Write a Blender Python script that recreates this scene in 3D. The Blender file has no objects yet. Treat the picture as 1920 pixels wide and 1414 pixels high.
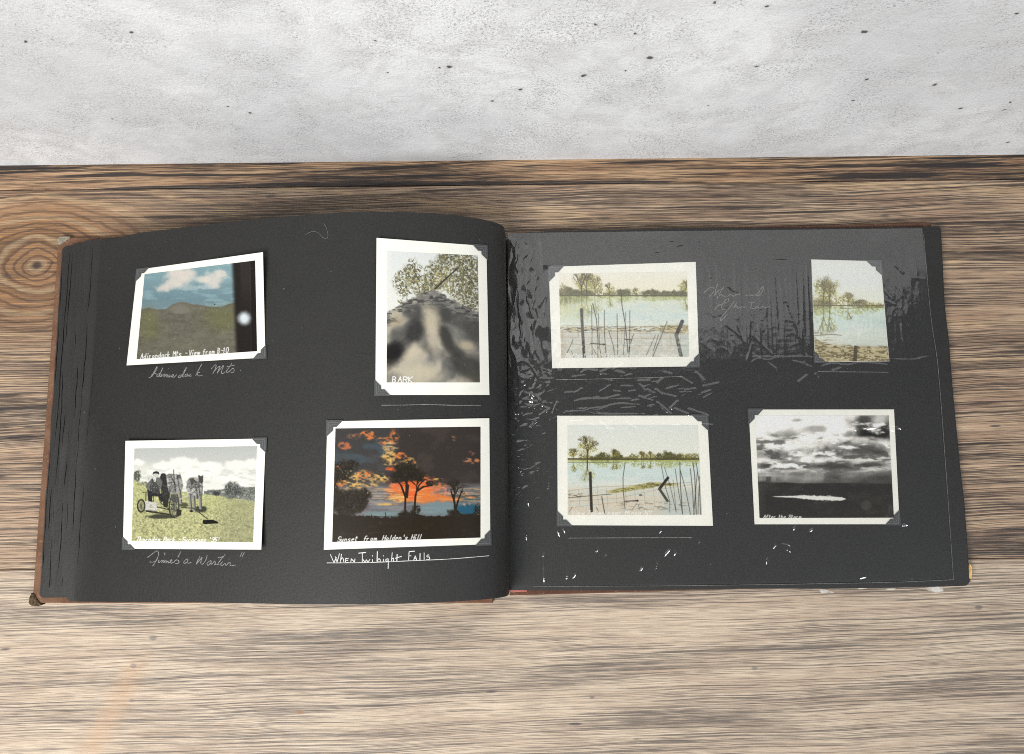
import bpy, math
import numpy as np
from mathutils import Matrix

# ------------------------------------------------------------------ camera, world, lamps, exposure
S = bpy.context.scene
COL = S.collection
F_PX, PHI, ROLL, HC = 1450.0, math.radians(8.5), math.radians(-0.65), 0.50
cam = bpy.data.objects.new('camera', bpy.data.cameras.new('camera'))
COL.objects.link(cam)
cam.data.sensor_fit = 'HORIZONTAL'
cam.data.sensor_width = 36.0
cam.data.lens = 36.0 * F_PX / 1920.0
cam.data.clip_start = 0.01
cam.data.clip_end = 50.0
cam.matrix_world = Matrix.Translation((0, 0, HC)) @ Matrix.Rotation(ROLL, 4, 'Z') @ Matrix.Rotation(PHI, 4, 'X')
S.camera = cam

wd = bpy.data.worlds.new('World'); S.world = wd; wd.use_nodes = True
wd.node_tree.nodes['Background'].inputs[0].default_value = (0.93, 0.96, 1.0, 1)
wd.node_tree.nodes['Background'].inputs[1].default_value = 0.10

def area(name, loc, target, size, power, colr):
    l = bpy.data.lights.new(name, 'AREA'); l.shape = 'DISK'; l.size = size; l.energy = power; l.color = colr
    o = bpy.data.objects.new(name, l); COL.objects.link(o); o.location = loc
    from mathutils import Vector
    o.rotation_euler = (Vector(target) - Vector(loc)).to_track_quat('-Z', 'Y').to_euler()
    return o
area('window_light', (-0.52, -0.62, 0.96), (-0.02, 0.06, 0), 0.78, 22.5, (1.0, 0.985, 0.95))
area('room_light', (0.98, -0.72, 1.02), (-0.05, 0.08, 0.05), 0.5, 8.5, (0.93, 0.97, 1.0))

vs = S.view_settings
vs.view_transform = 'Standard'; vs.look = 'None'; vs.gamma = 1.0; vs.exposure = 0.0
vs.use_curve_mapping = False
S.cycles.use_denoising = False
S.cycles.filter_width = 1.0
S.cycles.max_bounces = 6
S.cycles.transparent_max_bounces = 12

# ------------------------------------------------------------------ measuring helpers
_R = np.array((Matrix.Rotation(ROLL, 3, 'Z') @ Matrix.Rotation(PHI, 3, 'X')))
def ray(px, py):
    px = np.asarray(px, float); py = np.asarray(py, float)
    d = np.stack([(px - 960) / F_PX, -(py - 707) / F_PX, -np.ones_like(px)], -1)
    return d @ _R.T
def on_z(px, py, z):
    r = ray(px, py); t = (z - HC) / r[..., 2]
    return r[..., 0] * t, r[..., 1] * t
def on_surface(px, py, zf, lift=0.0):
    z = np.full(np.shape(px), 0.02)
    for _ in range(14):
        x, y = on_z(px, py, z)
        z = 0.5 * z + 0.5 * (zf(x, y) + lift)
    x, y = on_z(px, py, z)
    return x, y, z
WALL_Y = 0.2242
def on_wall(px, py):
    r = ray(px, py); t = WALL_Y / r[..., 1]
    return r[..., 0] * t, HC + r[..., 2] * t

# ------------------------------------------------------------------ numpy noise
def _hash(i, j, s):
    n = (i.astype(np.int64) * 374761393 + j.astype(np.int64) * 668265263 + s * 1442695041) & 0x7fffffff
    n = ((n ^ (n >> 13)) * 1274126177) & 0x7fffffff
    return ((n ^ (n >> 16)) & 0xffff) / 65535.0
def vn(x, y, s=0):
    x = np.asarray(x, float); y = np.asarray(y, float)
    i = np.floor(x); j = np.floor(y); fx = x - i; fy = y - j
    fx = fx * fx * (3 - 2 * fx); fy = fy * fy * (3 - 2 * fy)
    a = _hash(i, j, s); b = _hash(i + 1, j, s); c = _hash(i, j + 1, s); d = _hash(i + 1, j + 1, s)
    return (a * (1 - fx) + b * fx) * (1 - fy) + (c * (1 - fx) + d * fx) * fy
def fbm(x, y, o=4, s=0):
    v = 0; a = 0.5; t = 0
    for k in range(o):
        v = v + a * vn(x * 2 ** k, y * 2 ** k, s + 17 * k); t += a; a *= 0.5
    return v / t
def sst(a, b, x):
    t = np.clip((x - a) / (b - a), 0, 1); return t * t * (3 - 2 * t)
def smooth_line(pts, n=6):
    p = np.array(pts, float)
    if len(p) < 3: return p
    q = np.vstack([2 * p[0] - p[1], p, 2 * p[-1] - p[-2]]); out = []
    for i in range(1, len(q) - 2):
        for t in np.linspace(0, 1, n, endpoint=False):
            a, b, c, d = q[i - 1], q[i], q[i + 1], q[i + 2]
            out.append(0.5 * (2 * b + (c - a) * t + (2 * a - 5 * b + 4 * c - d) * t * t + (3 * b - a - 3 * c + d) * t ** 3))
    out.append(p[-1]); return np.array(out)

# ------------------------------------------------------------------ node helpers
class G:
    def __init__(s, name):
        s.m = bpy.data.materials.new(name); s.m.use_nodes = True
        s.t = s.m.node_tree; s.b = s.t.nodes['Principled BSDF']; s.out = s.t.nodes['Material Output']
    def put(s, sock, v):
        if isinstance(v, bpy.types.NodeSocket): s.t.links.new(v, sock)
        elif isinstance(v, (tuple, list)) and sock.type == 'RGBA' and len(v) == 3: sock.default_value = (*v, 1)
        else: sock.default_value = v
    def n(s, typ, ins=(), **kw):
        nd = s.t.nodes.new(typ)
        for k, v in kw.items(): setattr(nd, k, v)
        for k, v in (ins.items() if isinstance(ins, dict) else enumerate(ins)):
            if v is not None: s.put(nd.inputs[k], v)
        return nd
    def ma(s, op, a, b=None, c=None): return s.n('ShaderNodeMath', [a, b, c], operation=op).outputs[0]
    def vec(s, op, a, b=None): 
        nd = s.n('ShaderNodeVectorMath', [a, b], operation=op)
        return nd.outputs['Value'] if op in ('DISTANCE', 'LENGTH', 'DOT_PRODUCT') else nd.outputs[0]
    def obj(s): return s.n('ShaderNodeTexCoord').outputs['Object']
    def xyz(s, v): 
        nd = s.n('ShaderNodeSeparateXYZ', [v]); return nd.outputs
    def comb(s, x, y, z=0.0): return s.n('ShaderNodeCombineXYZ', [x, y, z]).outputs[0]
    def noise(s, v, scale, detail=4.0, rough=0.55, dist=0.0):
        return s.n('ShaderNodeTexNoise', {'Vector': v, 'Scale': scale, 'Detail': detail, 'Roughness': rough, 'Distortion': dist}).outputs[0]
    def vor(s, v, scale, feature='F1', rand=1.0):
        return s.n('ShaderNodeTexVoronoi', {'Vector': v, 'Scale': scale, 'Randomness': rand}, feature=feature)
    def mr(s, v, a, b, c=0.0, d=1.0, smooth=True):
        return s.n('ShaderNodeMapRange', {0: v, 1: a, 2: b, 3: c, 4: d}, interpolation_type='SMOOTHSTEP' if smooth else 'LINEAR').outputs[0]
    def mix(s, f, a, b, mode='MIX'):
        nd = s.n('ShaderNodeMix', data_type='RGBA', blend_type=mode, clamp_factor=True)
        s.put(nd.inputs[0], f); s.put(nd.inputs[6], a); s.put(nd.inputs[7], b); return nd.outputs[2]
    def bump(s, h, strength, dist):
        return s.n('ShaderNodeBump', {'Height': h, 'Strength': strength, 'Distance': dist}).outputs[0]
    def fin(s, col=None, rough=None, spec=None, normal=None):
        if col is not None: s.put(s.b.inputs['Base Color'], col)
        if rough is not None: s.put(s.b.inputs['Roughness'], rough)
        if spec is not None: s.put(s.b.inputs['Specular IOR Level'], spec)
        if normal is not None: s.put(s.b.inputs['Normal'], normal)
        return s.m

# ------------------------------------------------------------------ materials
def px_world(px, py): 
    x, y = on_z(px, py, 0.0); return float(x), float(y)
KNOT = px_world(68, 497); KNOT2 = px_world(1945, 1085)

def wood(name, light, mid, dark, thr, dark_amt, seed, knots, line_amt=0.92, shift=0.0, stain=False):
    g = G(name); o = g.xyz(g.obj())
    x = g.ma('MULTIPLY', o[0], 1000.0); y = g.ma('MULTIPLY', o[1], 1000.0)          # millimetres
    low = g.noise(g.comb(g.ma('MULTIPLY', x, 0.0045), g.ma('MULTIPLY', y, 0.012), seed), 1.0, 2.0)
    mid_w = g.noise(g.comb(g.ma('MULTIPLY', x, 0.02), g.ma('MULTIPLY', y, 0.05), seed + 4.0), 1.0, 2.0)
    yw = g.ma('ADD', y, g.ma('ADD', g.ma('MULTIPLY', low, 9.0), g.ma('MULTIPLY', mid_w, 0.8)))
    yw = g.ma('ADD', yw, g.ma('MULTIPLY', x, -0.018))
    yw0 = g.ma('ADD', y, g.ma('MULTIPLY', g.ma('SUBTRACT', mid_w, 0.5), 1.5))
    kmask = 0.0; rings = None
    for (kx, ky, reach) in knots:
        dx = g.ma('SUBTRACT', x, kx * 1000); dy = g.ma('SUBTRACT', y, ky * 1000)
        sx = g.ma('DIVIDE', dx, g.ma('ADD', 1.15, g.ma('MULTIPLY', g.ma('ABSOLUTE', dx), 0.0105)))
        r = g.ma('SQRT', g.ma('ADD', g.ma('MULTIPLY', sx, sx), g.ma('MULTIPLY', dy, dy)))
        wob = g.noise(g.comb(g.ma('MULTIPLY', x, 0.035), g.ma('MULTIPLY', y, 0.06), 9.0), 1.0, 3.0)
        r = g.ma('ADD', r, g.ma('MULTIPLY', g.ma('SUBTRACT', wob, 0.5), 9.0))
        km = g.mr(r, reach, reach * 0.35)
        # fibres bend round the knot
        push = g.ma('MULTIPLY', g.ma('MULTIPLY', km, g.ma('SIGN', dy)), -3.0)
        yw = g.ma('ADD', yw, push)
        rr = g.ma('SINE', g.ma('MULTIPLY', g.ma('POWER', g.ma('MAXIMUM', r, 0.01), 0.85), 2.6))
        kmask = g.ma('MAXIMUM', kmask, km)
        eye = g.mr(r, 4.2, 1.6)
        rings = (rr, km, eye, r)
    # brushed fibre streaks at several sizes
    def st(fx, fy, sd, det, ro): return g.noise(g.comb(g.ma('MULTIPLY', x, fx), g.ma('MULTIPLY', yw, fy), seed + sd), 1.0, det, ro)
    s1 = st(0.0070, 0.30, 0.0, 4.0, 0.62)
    s2 = st(0.0045, 0.060, 2.0, 2.0, 0.5)
    s3 = st(0.045, 2.1, 7.0, 2.0, 0.6)
    la = st(0.0056, 1.05, 13.0, 4.0, 0.60); lb = st(0.0085, 2.2, 17.0, 3.0, 0.58)
    md = g.ma('MULTIPLY', g.ma('SUBTRACT', s2, 0.5), 0.30)
    dk = g.mr(g.ma('ADD', s1, g.ma('MULTIPLY', md, 1.3)), thr, thr + 0.055)
    brk = g.mr(s3, 0.36, 0.50)                                   # fibres break the lines up
    lines = g.mr(g.ma('ADD', la, md), 0.505 + shift, 0.53 + shift)
    lines = g.ma('MAXIMUM', lines, g.ma('MULTIPLY', g.mr(g.ma('ADD', lb, md), 0.51 + shift, 0.54 + shift), 0.9))
    lines = g.ma('MULTIPLY', lines, g.ma('ADD', 0.45, g.ma('MULTIPLY', brk, 0.55)))
    fine = g.mr(s3, 0.50, 0.60)
    tone = g.mr(g.noise(g.comb(g.ma('MULTIPLY', x, 0.012), g.ma('MULTIPLY', yw, 0.10), seed + 11.0), 1.0, 4.0, 0.6), 0.35, 0.68)
    col = g.mix(tone, light, mid)
    if rings:
        rr, km, eye, r = rings
        col = g.mix(g.ma('MULTIPLY', km, 0.8), col, (0.37, 0.175, 0.058))
        col = g.mix(g.ma('MULTIPLY', g.ma('MULTIPLY', g.mr(rr, 0.1, 0.9), km), 0.75), col, (0.10, 0.045, 0.022))
        ann = g.ma('MULTIPLY', g.mr(r, 15.0, 18.0), g.mr(r, 25.0, 20.0)); col = g.mix(g.ma('MULTIPLY', ann, 0.65), col, (0.085, 0.038, 0.018))
        arcs = g.mr(g.ma('SINE', g.ma('MULTIPLY', r, 0.42)), 0.62, 1.0)
        am = g.mr(r, 150.0, 70.0)
        col = g.mix(g.ma('MULTIPLY', g.ma('MULTIPLY', arcs, am), 0.6), col, (0.60, 0.42, 0.24))
        dk = g.ma('SUBTRACT', dk, g.ma('MULTIPLY', g.ma('MULTIPLY', arcs, am), 0.55))
        dk = g.ma('MULTIPLY', dk, g.ma('SUBTRACT', 1.0, g.ma('MULTIPLY', km, 0.45)))
        dk = g.ma('MAXIMUM', dk, eye)
    col = g.mix(g.ma('MULTIPLY', fine, 0.55), col, g.mix(0.6, mid, dark))
    col = g.mix(g.ma('MULTIPLY', g.ma('MULTIPLY', lines, g.ma('SUBTRACT', 1.0, g.ma('MULTIPLY', kmask, 0.5))), line_amt), col, g.mix(0.06, dark, mid))
    col = g.mix(g.ma('MULTIPLY', dk, dark_amt), col, dark)
    # small dark resin flecks
    fl = g.vor(g.comb(g.ma('MULTIPLY', x, 0.012), g.ma('MULTIPLY', yw, 0.055), seed), 1.0).outputs['Distance']
    col = g.mix(g.ma('MULTIPLY', g.mr(fl, 0.06, 0.03), 0.8), col, (0.06, 0.05, 0.05))
    if stain:                                                    # resin streak and pin knots in the pale board
        (ax, ay), (bx, by) = px_world(268, 1225), px_world(150, 1450)
        tt = g.mr(y, ay * 1000, by * 1000, 0.0, 1.0, False); cx = g.ma('ADD', ax * 1000, g.ma('MULTIPLY', tt, (bx - ax) * 1000))
        off = g.ma('ABSOLUTE', g.ma('ADD', g.ma('SUBTRACT', x, cx), g.ma('MULTIPLY', g.ma('SUBTRACT', s1, 0.5), 12.0)))
        sm = g.ma('MULTIPLY', g.mr(off, 13.0, 1.0), g.mr(y, ay * 1000 + 4, ay * 1000 - 12))
        col = g.mix(g.ma('MULTIPLY', sm, 0.42), col, (0.44, 0.27, 0.15))
        for (qx, qy, rr_, cc) in [(287, 1196, 2.0, (0.10, 0.09, 0.10)), (250, 1248, 1.8, (0.12, 0.10, 0.10)), (247, 1313, 1.3, (0.13, 0.12, 0.12)), (562, 1336, 1.7, (0.30, 0.13, 0.06)), (1110, 1308, 1.2, (0.09, 0.08, 0.09)), (1835, 1139, 2.0, (0.06, 0.05, 0.06)), (1415, 1253, 1.6, (0.10, 0.09, 0.10))]:
            wx, wy = px_world(qx, qy); d = g.vec('DISTANCE', g.comb(g.ma('MULTIPLY', x, 0.6), yw0), (wx * 600, wy * 1000, 0.0))
            col = g.mix(g.ma('MULTIPLY', g.mr(d, rr_ * 1.0, rr_ * 0.4), 0.6), col, cc)
    h = g.ma('SUBTRACT', g.ma('MULTIPLY', s3, -0.4), la)
    return g.fin(col, g.ma('ADD', 0.42, g.ma('MULTIPLY', dk, 0.12)), 0.45, g.bump(h, 0.5, 0.0012))

M = {}
M['plank_back'] = wood('scorched_plank', (0.50, 0.33, 0.195), (0.30, 0.17, 0.095), (0.018, 0.014, 0.014), 0.52, 0.92, 3.0, [])
M['plank_mid'] = wood('brown_plank', (0.50, 0.365, 0.248), (0.35, 0.228, 0.150), (0.026, 0.020, 0.019), 0.58, 0.85, 21.0, [(*KNOT, 70.0)])
M['plank_front'] = wood('pale_plank', (0.55, 0.445, 0.335), (0.42, 0.32, 0.235), (0.050, 0.042, 0.042), 0.62, 0.60, 37.0, [], 0.80, 0.035, True)

def concrete():
    g = G('pale_concrete'); co = g.obj(); o = g.xyz(co)
    big = g.noise(co, 7.0, 4.0, 0.6); med = g.noise(co, 45.0, 5.0, 0.65, 0.6); fin = g.noise(co, 620.0, 5.0, 0.75)
    sm = g.noise(g.comb(g.ma('MULTIPLY', o[0], 18.0), 0.0, g.ma('MULTIPLY', o[2], 60.0)), 1.0, 4.0, 0.6, 0.8)
    col = g.mix(g.mr(big, 0.35, 0.68), (0.61, 0.618, 0.640), (0.775, 0.784, 0.806))
    col = g.mix(g.ma('MULTIPLY', g.mr(med, 0.42, 0.68), 0.55), col, (0.56, 0.56, 0.565))
    col = g.mix(g.ma('MULTIPLY', g.mr(sm, 0.55, 0.8), 0.35), col, (0.9, 0.9, 0.905))
    gp = g.mr(g.noise(co, 22.0, 4.0, 0.65, 0.5), 0.40, 0.62)
    col = g.mix(g.ma('MULTIPLY', g.mr(fin, 0.50, 0.58), g.ma('ADD', 0.15, g.ma('MULTIPLY', gp, 0.55))), col, (0.44, 0.445, 0.455))
    f3 = g.noise(co, 900.0, 3.0, 0.7); col = g.mix(g.ma('MULTIPLY', g.mr(f3, 0.57, 0.64), g.ma('MULTIPLY', gp, 0.85)), col, (0.26, 0.26, 0.265))
    # hairline cracks
    ck = g.vor(g.vec('ADD', co, g.n('ShaderNodeTexNoise', {'Vector': co, 'Scale': 30.0, 'Detail': 4.0}).outputs[1]), 3.2, 'DISTANCE_TO_EDGE').outputs[0]
    cm = g.ma('MULTIPLY', g.mr(ck, 0.006, 0.001), g.mr(g.noise(co, 5.0, 1.0), 0.55, 0.65))
    col = g.mix(g.ma('MULTIPLY', cm, 0.45), col, (0.3, 0.3, 0.3))
    # pin holes
    v = g.vor(co, 85.0); hole = g.mr(v.outputs['Distance'], 0.11, 0.05)
    rnd = g.n('ShaderNodeSeparateColor', [v.outputs['Color']]).outputs[0]
    hole = g.ma('MULTIPLY', hole, g.mr(rnd, 0.965, 0.98))
    v2 = g.vor(co, 260.0); h2 = g.ma('MULTIPLY', g.mr(v2.outputs['Distance'], 0.22, 0.10), g.mr(g.n('ShaderNodeSeparateColor', [v2.outputs['Color']]).outputs[1], 0.90, 0.93))
    pit = g.ma('MAXIMUM', hole, g.ma('MULTIPLY', h2, 0.8))
    nz = g.n('ShaderNodeTexNoise', {'Vector': co, 'Scale': 260.0, 'Detail': 2.0}).outputs[1]
    off = g.n('ShaderNodeVectorMath', [g.vec('SUBTRACT', nz, (0.5, 0.5, 0.5))], operation='SCALE'); off.inputs['Scale'].default_value = 0.0035
    cow = g.vec('ADD', co, off.outputs[0])
    rim = None
    PITS = [(48, 78, 5), (248, 61, 5), (842, 125, 7), (923, 190, 5), (728, 136, 3), (706, 76, 3), (823, 128, 3), (428, 200, 4), (470, 212, 4),
            (443, 243, 3), (378, 272, 3), (440, 278, 3), (212, 223, 3), (1117, 45, 4), (1191, 62, 4), (1218, 109, 8), (1093, 142, 7), (976, 168, 7),
            (1437, 12, 5), (1340, 5, 4), (1620, 60, 7), (1625, 149, 5), (1420, 125, 4), (1171, 133, 3), (1599, 189, 4), (1752, 159, 6), (1803, 203, 6),
            (1895, 192, 5), (1884, 206, 4), (1890, 267, 4), (1908, 25, 4), (1326, 198, 3), (1103, 251, 3), (900, 289, 3), (851, 296, 3), (310, 88, 3)]
    for (a, b, r) in PITS:
        wx, wz = on_wall(a, b); d = g.vec('DISTANCE', cow, (float(wx), WALL_Y, float(wz)))
        rr = r * 0.00029
        q = g.mr(d, rr, rr * 0.45); pit = g.ma('MAXIMUM', pit, q)
        w = g.mr(d, rr * 2.2, rr); rim = w if rim is None else g.ma('MAXIMUM', rim, w)
    col = g.mix(g.ma('MULTIPLY', rim, 0.35), col, (0.52, 0.52, 0.525))
    col = g.mix(g.ma('MULTIPLY', pit, 0.92), col, (0.05, 0.05, 0.053))
    h = g.ma('ADD', g.ma('MULTIPLY', fin, 0.4), g.ma('MULTIPLY', med, 0.8))
    return g.fin(col, 0.75, 0.25, g.bump(h, 0.7, 0.0016))
M['concrete'] = concrete()

def paper_black(name, base, tint):
    g = G(name); co = g.obj(); o = g.xyz(co)
    a = g.noise(co, 900.0, 3.0, 0.7); b = g.noise(co, 35.0, 3.0); c = g.noise(co, 2600.0, 1.0)
    weave = g.noise(g.comb(g.ma('MULTIPLY', o[0], 1500.0), g.ma('MULTIPLY', o[1], 260.0)), 1.0, 2.0)
    col = g.mix(g.mr(a, 0.3, 0.72), tuple(v * 0.72 for v in base), tuple(v * 1.35 for v in base))
    col = g.mix(g.ma('MULTIPLY', g.mr(b, 0.4, 0.7), 0.35), col, tint)
    col = g.mix(g.ma('MULTIPLY', g.mr(weave, 0.55, 0.75), 0.3), col, tuple(v * 1.6 for v in base))
    sp = g.vor(co, 170.0); spk = g.ma('MULTIPLY', g.mr(sp.outputs['Distance'], 0.09, 0.04), g.mr(g.n('ShaderNodeSeparateColor', [sp.outputs['Color']]).outputs[0], 0.90, 0.93))
    col = g.mix(g.ma('MULTIPLY', spk, 0.5), col, (0.22, 0.22, 0.21))
    return g.fin(col, 0.55, 0.36, g.bump(g.ma('ADD', a, weave), 0.3, 0.0004))
M['page'] = paper_black('charcoal_paper', (0.0185, 0.0184, 0.0181), (0.0225, 0.0225, 0.0223))
M['page_edge'] = paper_black('worn_charcoal_paper', (0.0195, 0.0193, 0.0188), (0.026, 0.0258, 0.025))

def leather(name, a, b):
    g = G(name); co = g.obj()
    v = g.vor(g.vec('ADD', co, g.n('ShaderNodeTexNoise', {'Vector': co, 'Scale': 300.0}).outputs[1]), 620.0, 'DISTANCE_TO_EDGE').outputs[0]
    n1 = g.noise(co, 60.0, 4.0); col = g.mix(g.mr(n1, 0.35, 0.7), a, b)
    col = g.mix(g.ma('MULTIPLY', g.mr(v, 0.12, 0.0), 0.65), col, tuple(q * 0.35 for q in a))
    col = g.mix(g.ma('MULTIPLY', g.mr(g.noise(co, 420.0, 3.0), 0.55, 0.75), 0.4), col, (0.45, 0.26, 0.16))
    return g.fin(col, 0.5, 0.4, g.bump(g.mr(v, 0.0, 0.2), 0.5, 0.0006))
M['leather'] = leather('brown_leather', (0.185, 0.090, 0.050), (0.27, 0.145, 0.085))
M['leather_red'] = leather('red_brown_leather', (0.13, 0.058, 0.036), (0.17, 0.078, 0.048))

def plain(name, col, rough=0.6, spec=0.3, var=0.25, scale=300.0):
    g = G(name); n1 = g.noise(g.obj(), scale, 4.0, 0.65)
    c = g.mix(g.mr(n1, 0.3, 0.7), tuple(v * (1 - var) for v in col), tuple(min(1, v * (1 + var)) for v in col))
    return g.fin(c, rough, spec, g.bump(n1, 0.15, 0.0004))
M['worn_corner'] = plain('worn_dark_corner', (0.075, 0.05, 0.028), 0.8, 0.2, 0.7, 700.0)
M['frayed'] = plain('frayed_grey_corner', (0.24, 0.21, 0.16), 0.8, 0.2, 0.5, 900.0)
M['gap_shade'] = plain('painted_gap_shade', (0.0045, 0.0045, 0.0045), 0.95, 0.05, 0.3, 900.0)  # flat black for the painted shade between the left leaves
M['board_chip'] = plain('bare_pasteboard', (0.52, 0.33, 0.12), 0.8, 0.2, 0.45, 700.0)
M['print_paper'] = plain('cream_print_paper', (0.76, 0.75, 0.685), 0.38, 0.35, 0.025, 60.0)
M['mount'] = plain('slate_mount_paper', (0.064, 0.066, 0.068), 0.5, 0.4, 0.2, 900.0)
M['mount_line'] = plain('embossed_mount_line', (0.10, 0.104, 0.108), 0.5, 0.4, 0.15, 900.0)
M['pencil'] = plain('white_pencil', (0.20, 0.20, 0.194), 0.8, 0.15, 0.55, 1500.0)
M['pencil_faint'] = plain('faint_white_pencil', (0.15, 0.15, 0.146), 0.8, 0.15, 0.55, 1500.0)
M['white_ink'] = plain('white_ink', (0.58, 0.58, 0.56), 0.7, 0.2, 0.25, 1500.0)
M['pink'] = plain('pink_lining', (0.40, 0.13, 0.11), 0.7, 0.2)

def picture_mat():
    g = G('print_emulsion'); a = g.n('ShaderNodeAttribute', attribute_name='print', attribute_type='GEOMETRY').outputs['Color']
    gr = g.noise(g.obj(), 2200.0, 2.0)
    col = g.mix(g.mr(gr, 0.3, 0.7), a, g.mix(1.0, a, (0.86, 0.86, 0.86), 'MULTIPLY'))
    return g.fin(col, 0.33, 0.35, g.bump(g.noise(g.obj(), 120.0, 3.0), 0.05, 0.0004))
M['picture'] = picture_mat()

def film():
    g = G('clear_film'); lw = g.n('ShaderNodeLayerWeight', {'Blend': 0.5}).outputs['Facing']
    fr = g.ma('ADD', 0.125, g.ma('MULTIPLY', g.ma('POWER', lw, 5.0), 0.9))
    tr = g.n('ShaderNodeBsdfTransparent', {'Color': (0.985, 0.985, 0.98, 1)}).outputs[0]
    gl = g.n('ShaderNodeBsdfGlossy', {'Color': (1, 1, 1, 1), 'Roughness': 0.12}).outputs[0]
    mx = g.n('ShaderNodeMixShader', [fr, tr, gl]).outputs[0]
    g.t.links.new(mx, g.out.inputs[0]); g.t.nodes.remove(g.b); return g.m
M['film'] = film()
def scrap():
    g = G('milky_film_scrap')
    d = g.n('ShaderNodeBsdfDiffuse', {'Color': (0.75, 0.75, 0.73, 1)}).outputs[0]
    tr = g.n('ShaderNodeBsdfTransparent').outputs[0]
    f = g.mr(g.noise(g.obj(), 260.0, 3.0), 0.35, 0.6, 0.08, 0.45)
    g.t.links.new(g.n('ShaderNodeMixShader', [f, tr, d]).outputs[0], g.out.inputs[0]); g.t.nodes.remove(g.b); return g.m
M['scrap'] = scrap()

# ------------------------------------------------------------------ mesh helpers
def mesh_obj(name, verts, faces, mat, parent=None, smooth=False):
    me = bpy.data.meshes.new(name)
    me.from_pydata([tuple(map(float, v)) for v in verts], [], faces)
    me.materials.append(mat); me.update()
    if smooth: me.polygons.foreach_set('use_smooth', [True] * len(me.polygons))
    o = bpy.data.objects.new(name, me); COL.objects.link(o); o.parent = parent
    return o
def grid_obj(name, X, Y, Z, mat, parent=None, colors=None):
    m, n = X.shape
    co = np.stack([X, Y, Z], -1).reshape(-1, 3).astype(np.float32)
    idx = np.arange(m * n).reshape(m, n)
    q = np.stack([idx[:-1, :-1], idx[1:, :-1], idx[1:, 1:], idx[:-1, 1:]], -1).reshape(-1)
    me = bpy.data.meshes.new(name); nf = (m - 1) * (n - 1)
    me.vertices.add(m * n); me.vertices.foreach_set('co', co.ravel())
    me.loops.add(nf * 4); me.loops.foreach_set('vertex_index', q.astype(np.int32))
    me.polygons.add(nf); me.polygons.foreach_set('loop_start', np.arange(0, nf * 4, 4, dtype=np.int32))
    me.polygons.foreach_set('use_smooth', np.ones(nf, bool))
    if colors is not None:
        at = me.color_attributes.new('print', 'FLOAT_COLOR', 'POINT')
        at.data.foreach_set('color', np.concatenate([colors.reshape(-1, 3), np.ones((m * n, 1))], 1).astype(np.float32).ravel())
    me.materials.append(mat); me.update(calc_edges=True); me.validate()
    o = bpy.data.objects.new(name, me); COL.objects.link(o); o.parent = parent
    return o
def sheet(name, X, Y, Z, th, mat, parent=None):
    """closed sheet of real thickness; rows run down the page (row 0 at the back), columns left to right"""
    m, n = X.shape; N = m * n; idx = np.arange(N).reshape(m, n)
    V = np.concatenate([np.stack([X, Y, Z], -1).reshape(-1, 3), np.stack([X, Y, Z - th], -1).reshape(-1, 3)])
    top = np.stack([idx[:-1, :-1], idx[1:, :-1], idx[1:, 1:], idx[:-1, 1:]], -1).reshape(-1, 4)
    f = top.tolist() + (top[:, ::-1] + N).tolist()
    ring = np.array(list(idx[0, :]) + list(idx[1:, -1]) + list(idx[-1, -2::-1]) + list(idx[-2:0:-1, 0])); R = len(ring)
    V = np.concatenate([V, V[ring], V[ring + N]])                 # the cut edge has vertices of its own, so it stays crisp
    for i in range(R): f.append((2 * N + i, 2 * N + (i + 1) % R, 2 * N + R + (i + 1) % R, 2 * N + R + i))
    o = mesh_obj(name, V, f, mat, parent)
    sm = np.zeros(len(f), bool); sm[:2 * len(top)] = True; o.data.polygons.foreach_set('use_smooth', sm)
    return o
def prism(name, pts, z0, z1, mat, parent=None, bev=0.0):
    """upright slab over a plan outline (counter-clockwise), its top edge chamfered by bev"""
    p = np.array(pts, float); n = len(p); V = [(*q, z0) for q in p]
    if bev:
        V += [(*q, z1 - bev) for q in p]; c = p.mean(0); d = p - c; L = np.linalg.norm(d, axis=1, keepdims=True)
        V += [(*q, z1) for q in (p - d / L * bev * 1.4)]; rings = 3
    else: V += [(*q, z1) for q in p]; rings = 2
    f = [tuple(range(n))[::-1], tuple(range((rings - 1) * n, rings * n))]
    for k in range(rings - 1):
        for i in range(n): f.append((k * n + i, k * n + (i + 1) % n, (k + 1) * n + (i + 1) % n, (k + 1) * n + i))
    return mesh_obj(name, V, f, mat, parent)
def empty(name, loc=(0, 0, 0)):
    o = bpy.data.objects.new(name, None); COL.objects.link(o); o.location = loc; o.empty_display_size = 0.01; return o
def tag(o, label=None, cat=None, group=None, kind=None):
    for k, v in (('label', label), ('category', cat), ('group', group), ('kind', kind)):
        if v: o[k] = v
    return o
def ribbon(name, strokes, zf, lift, width, mat, parent, seed=0):
    """pen or pencil strokes (picture measurements) laid on a page as thin raised marks"""
    V = []; Fc = []; rng = np.random.default_rng(seed)
    for st in strokes:
        p = smooth_line(st, 5)
        x, y, z = on_surface(p[:, 0], p[:, 1], zf, lift)
        q = np.stack([x, y], -1); d = np.gradient(q, axis=0); L = np.linalg.norm(d, axis=1, keepdims=True) + 1e-9
        nrm = np.stack([-d[:, 1], d[:, 0]], -1) / L
        w = width * 0.5 * (0.75 + 0.5 * rng.random(len(q)))[:, None]
        a = q + nrm * w; b = q - nrm * w; k = len(V)
        for i in range(len(q)): V += [(*a[i], z[i]), (*b[i], z[i])]
        for i in range(len(q) - 1): Fc.append((k + 2 * i, k + 2 * i + 1, k + 2 * i + 3, k + 2 * i + 2))
    return mesh_obj(name, V, Fc, mat, parent)

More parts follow.
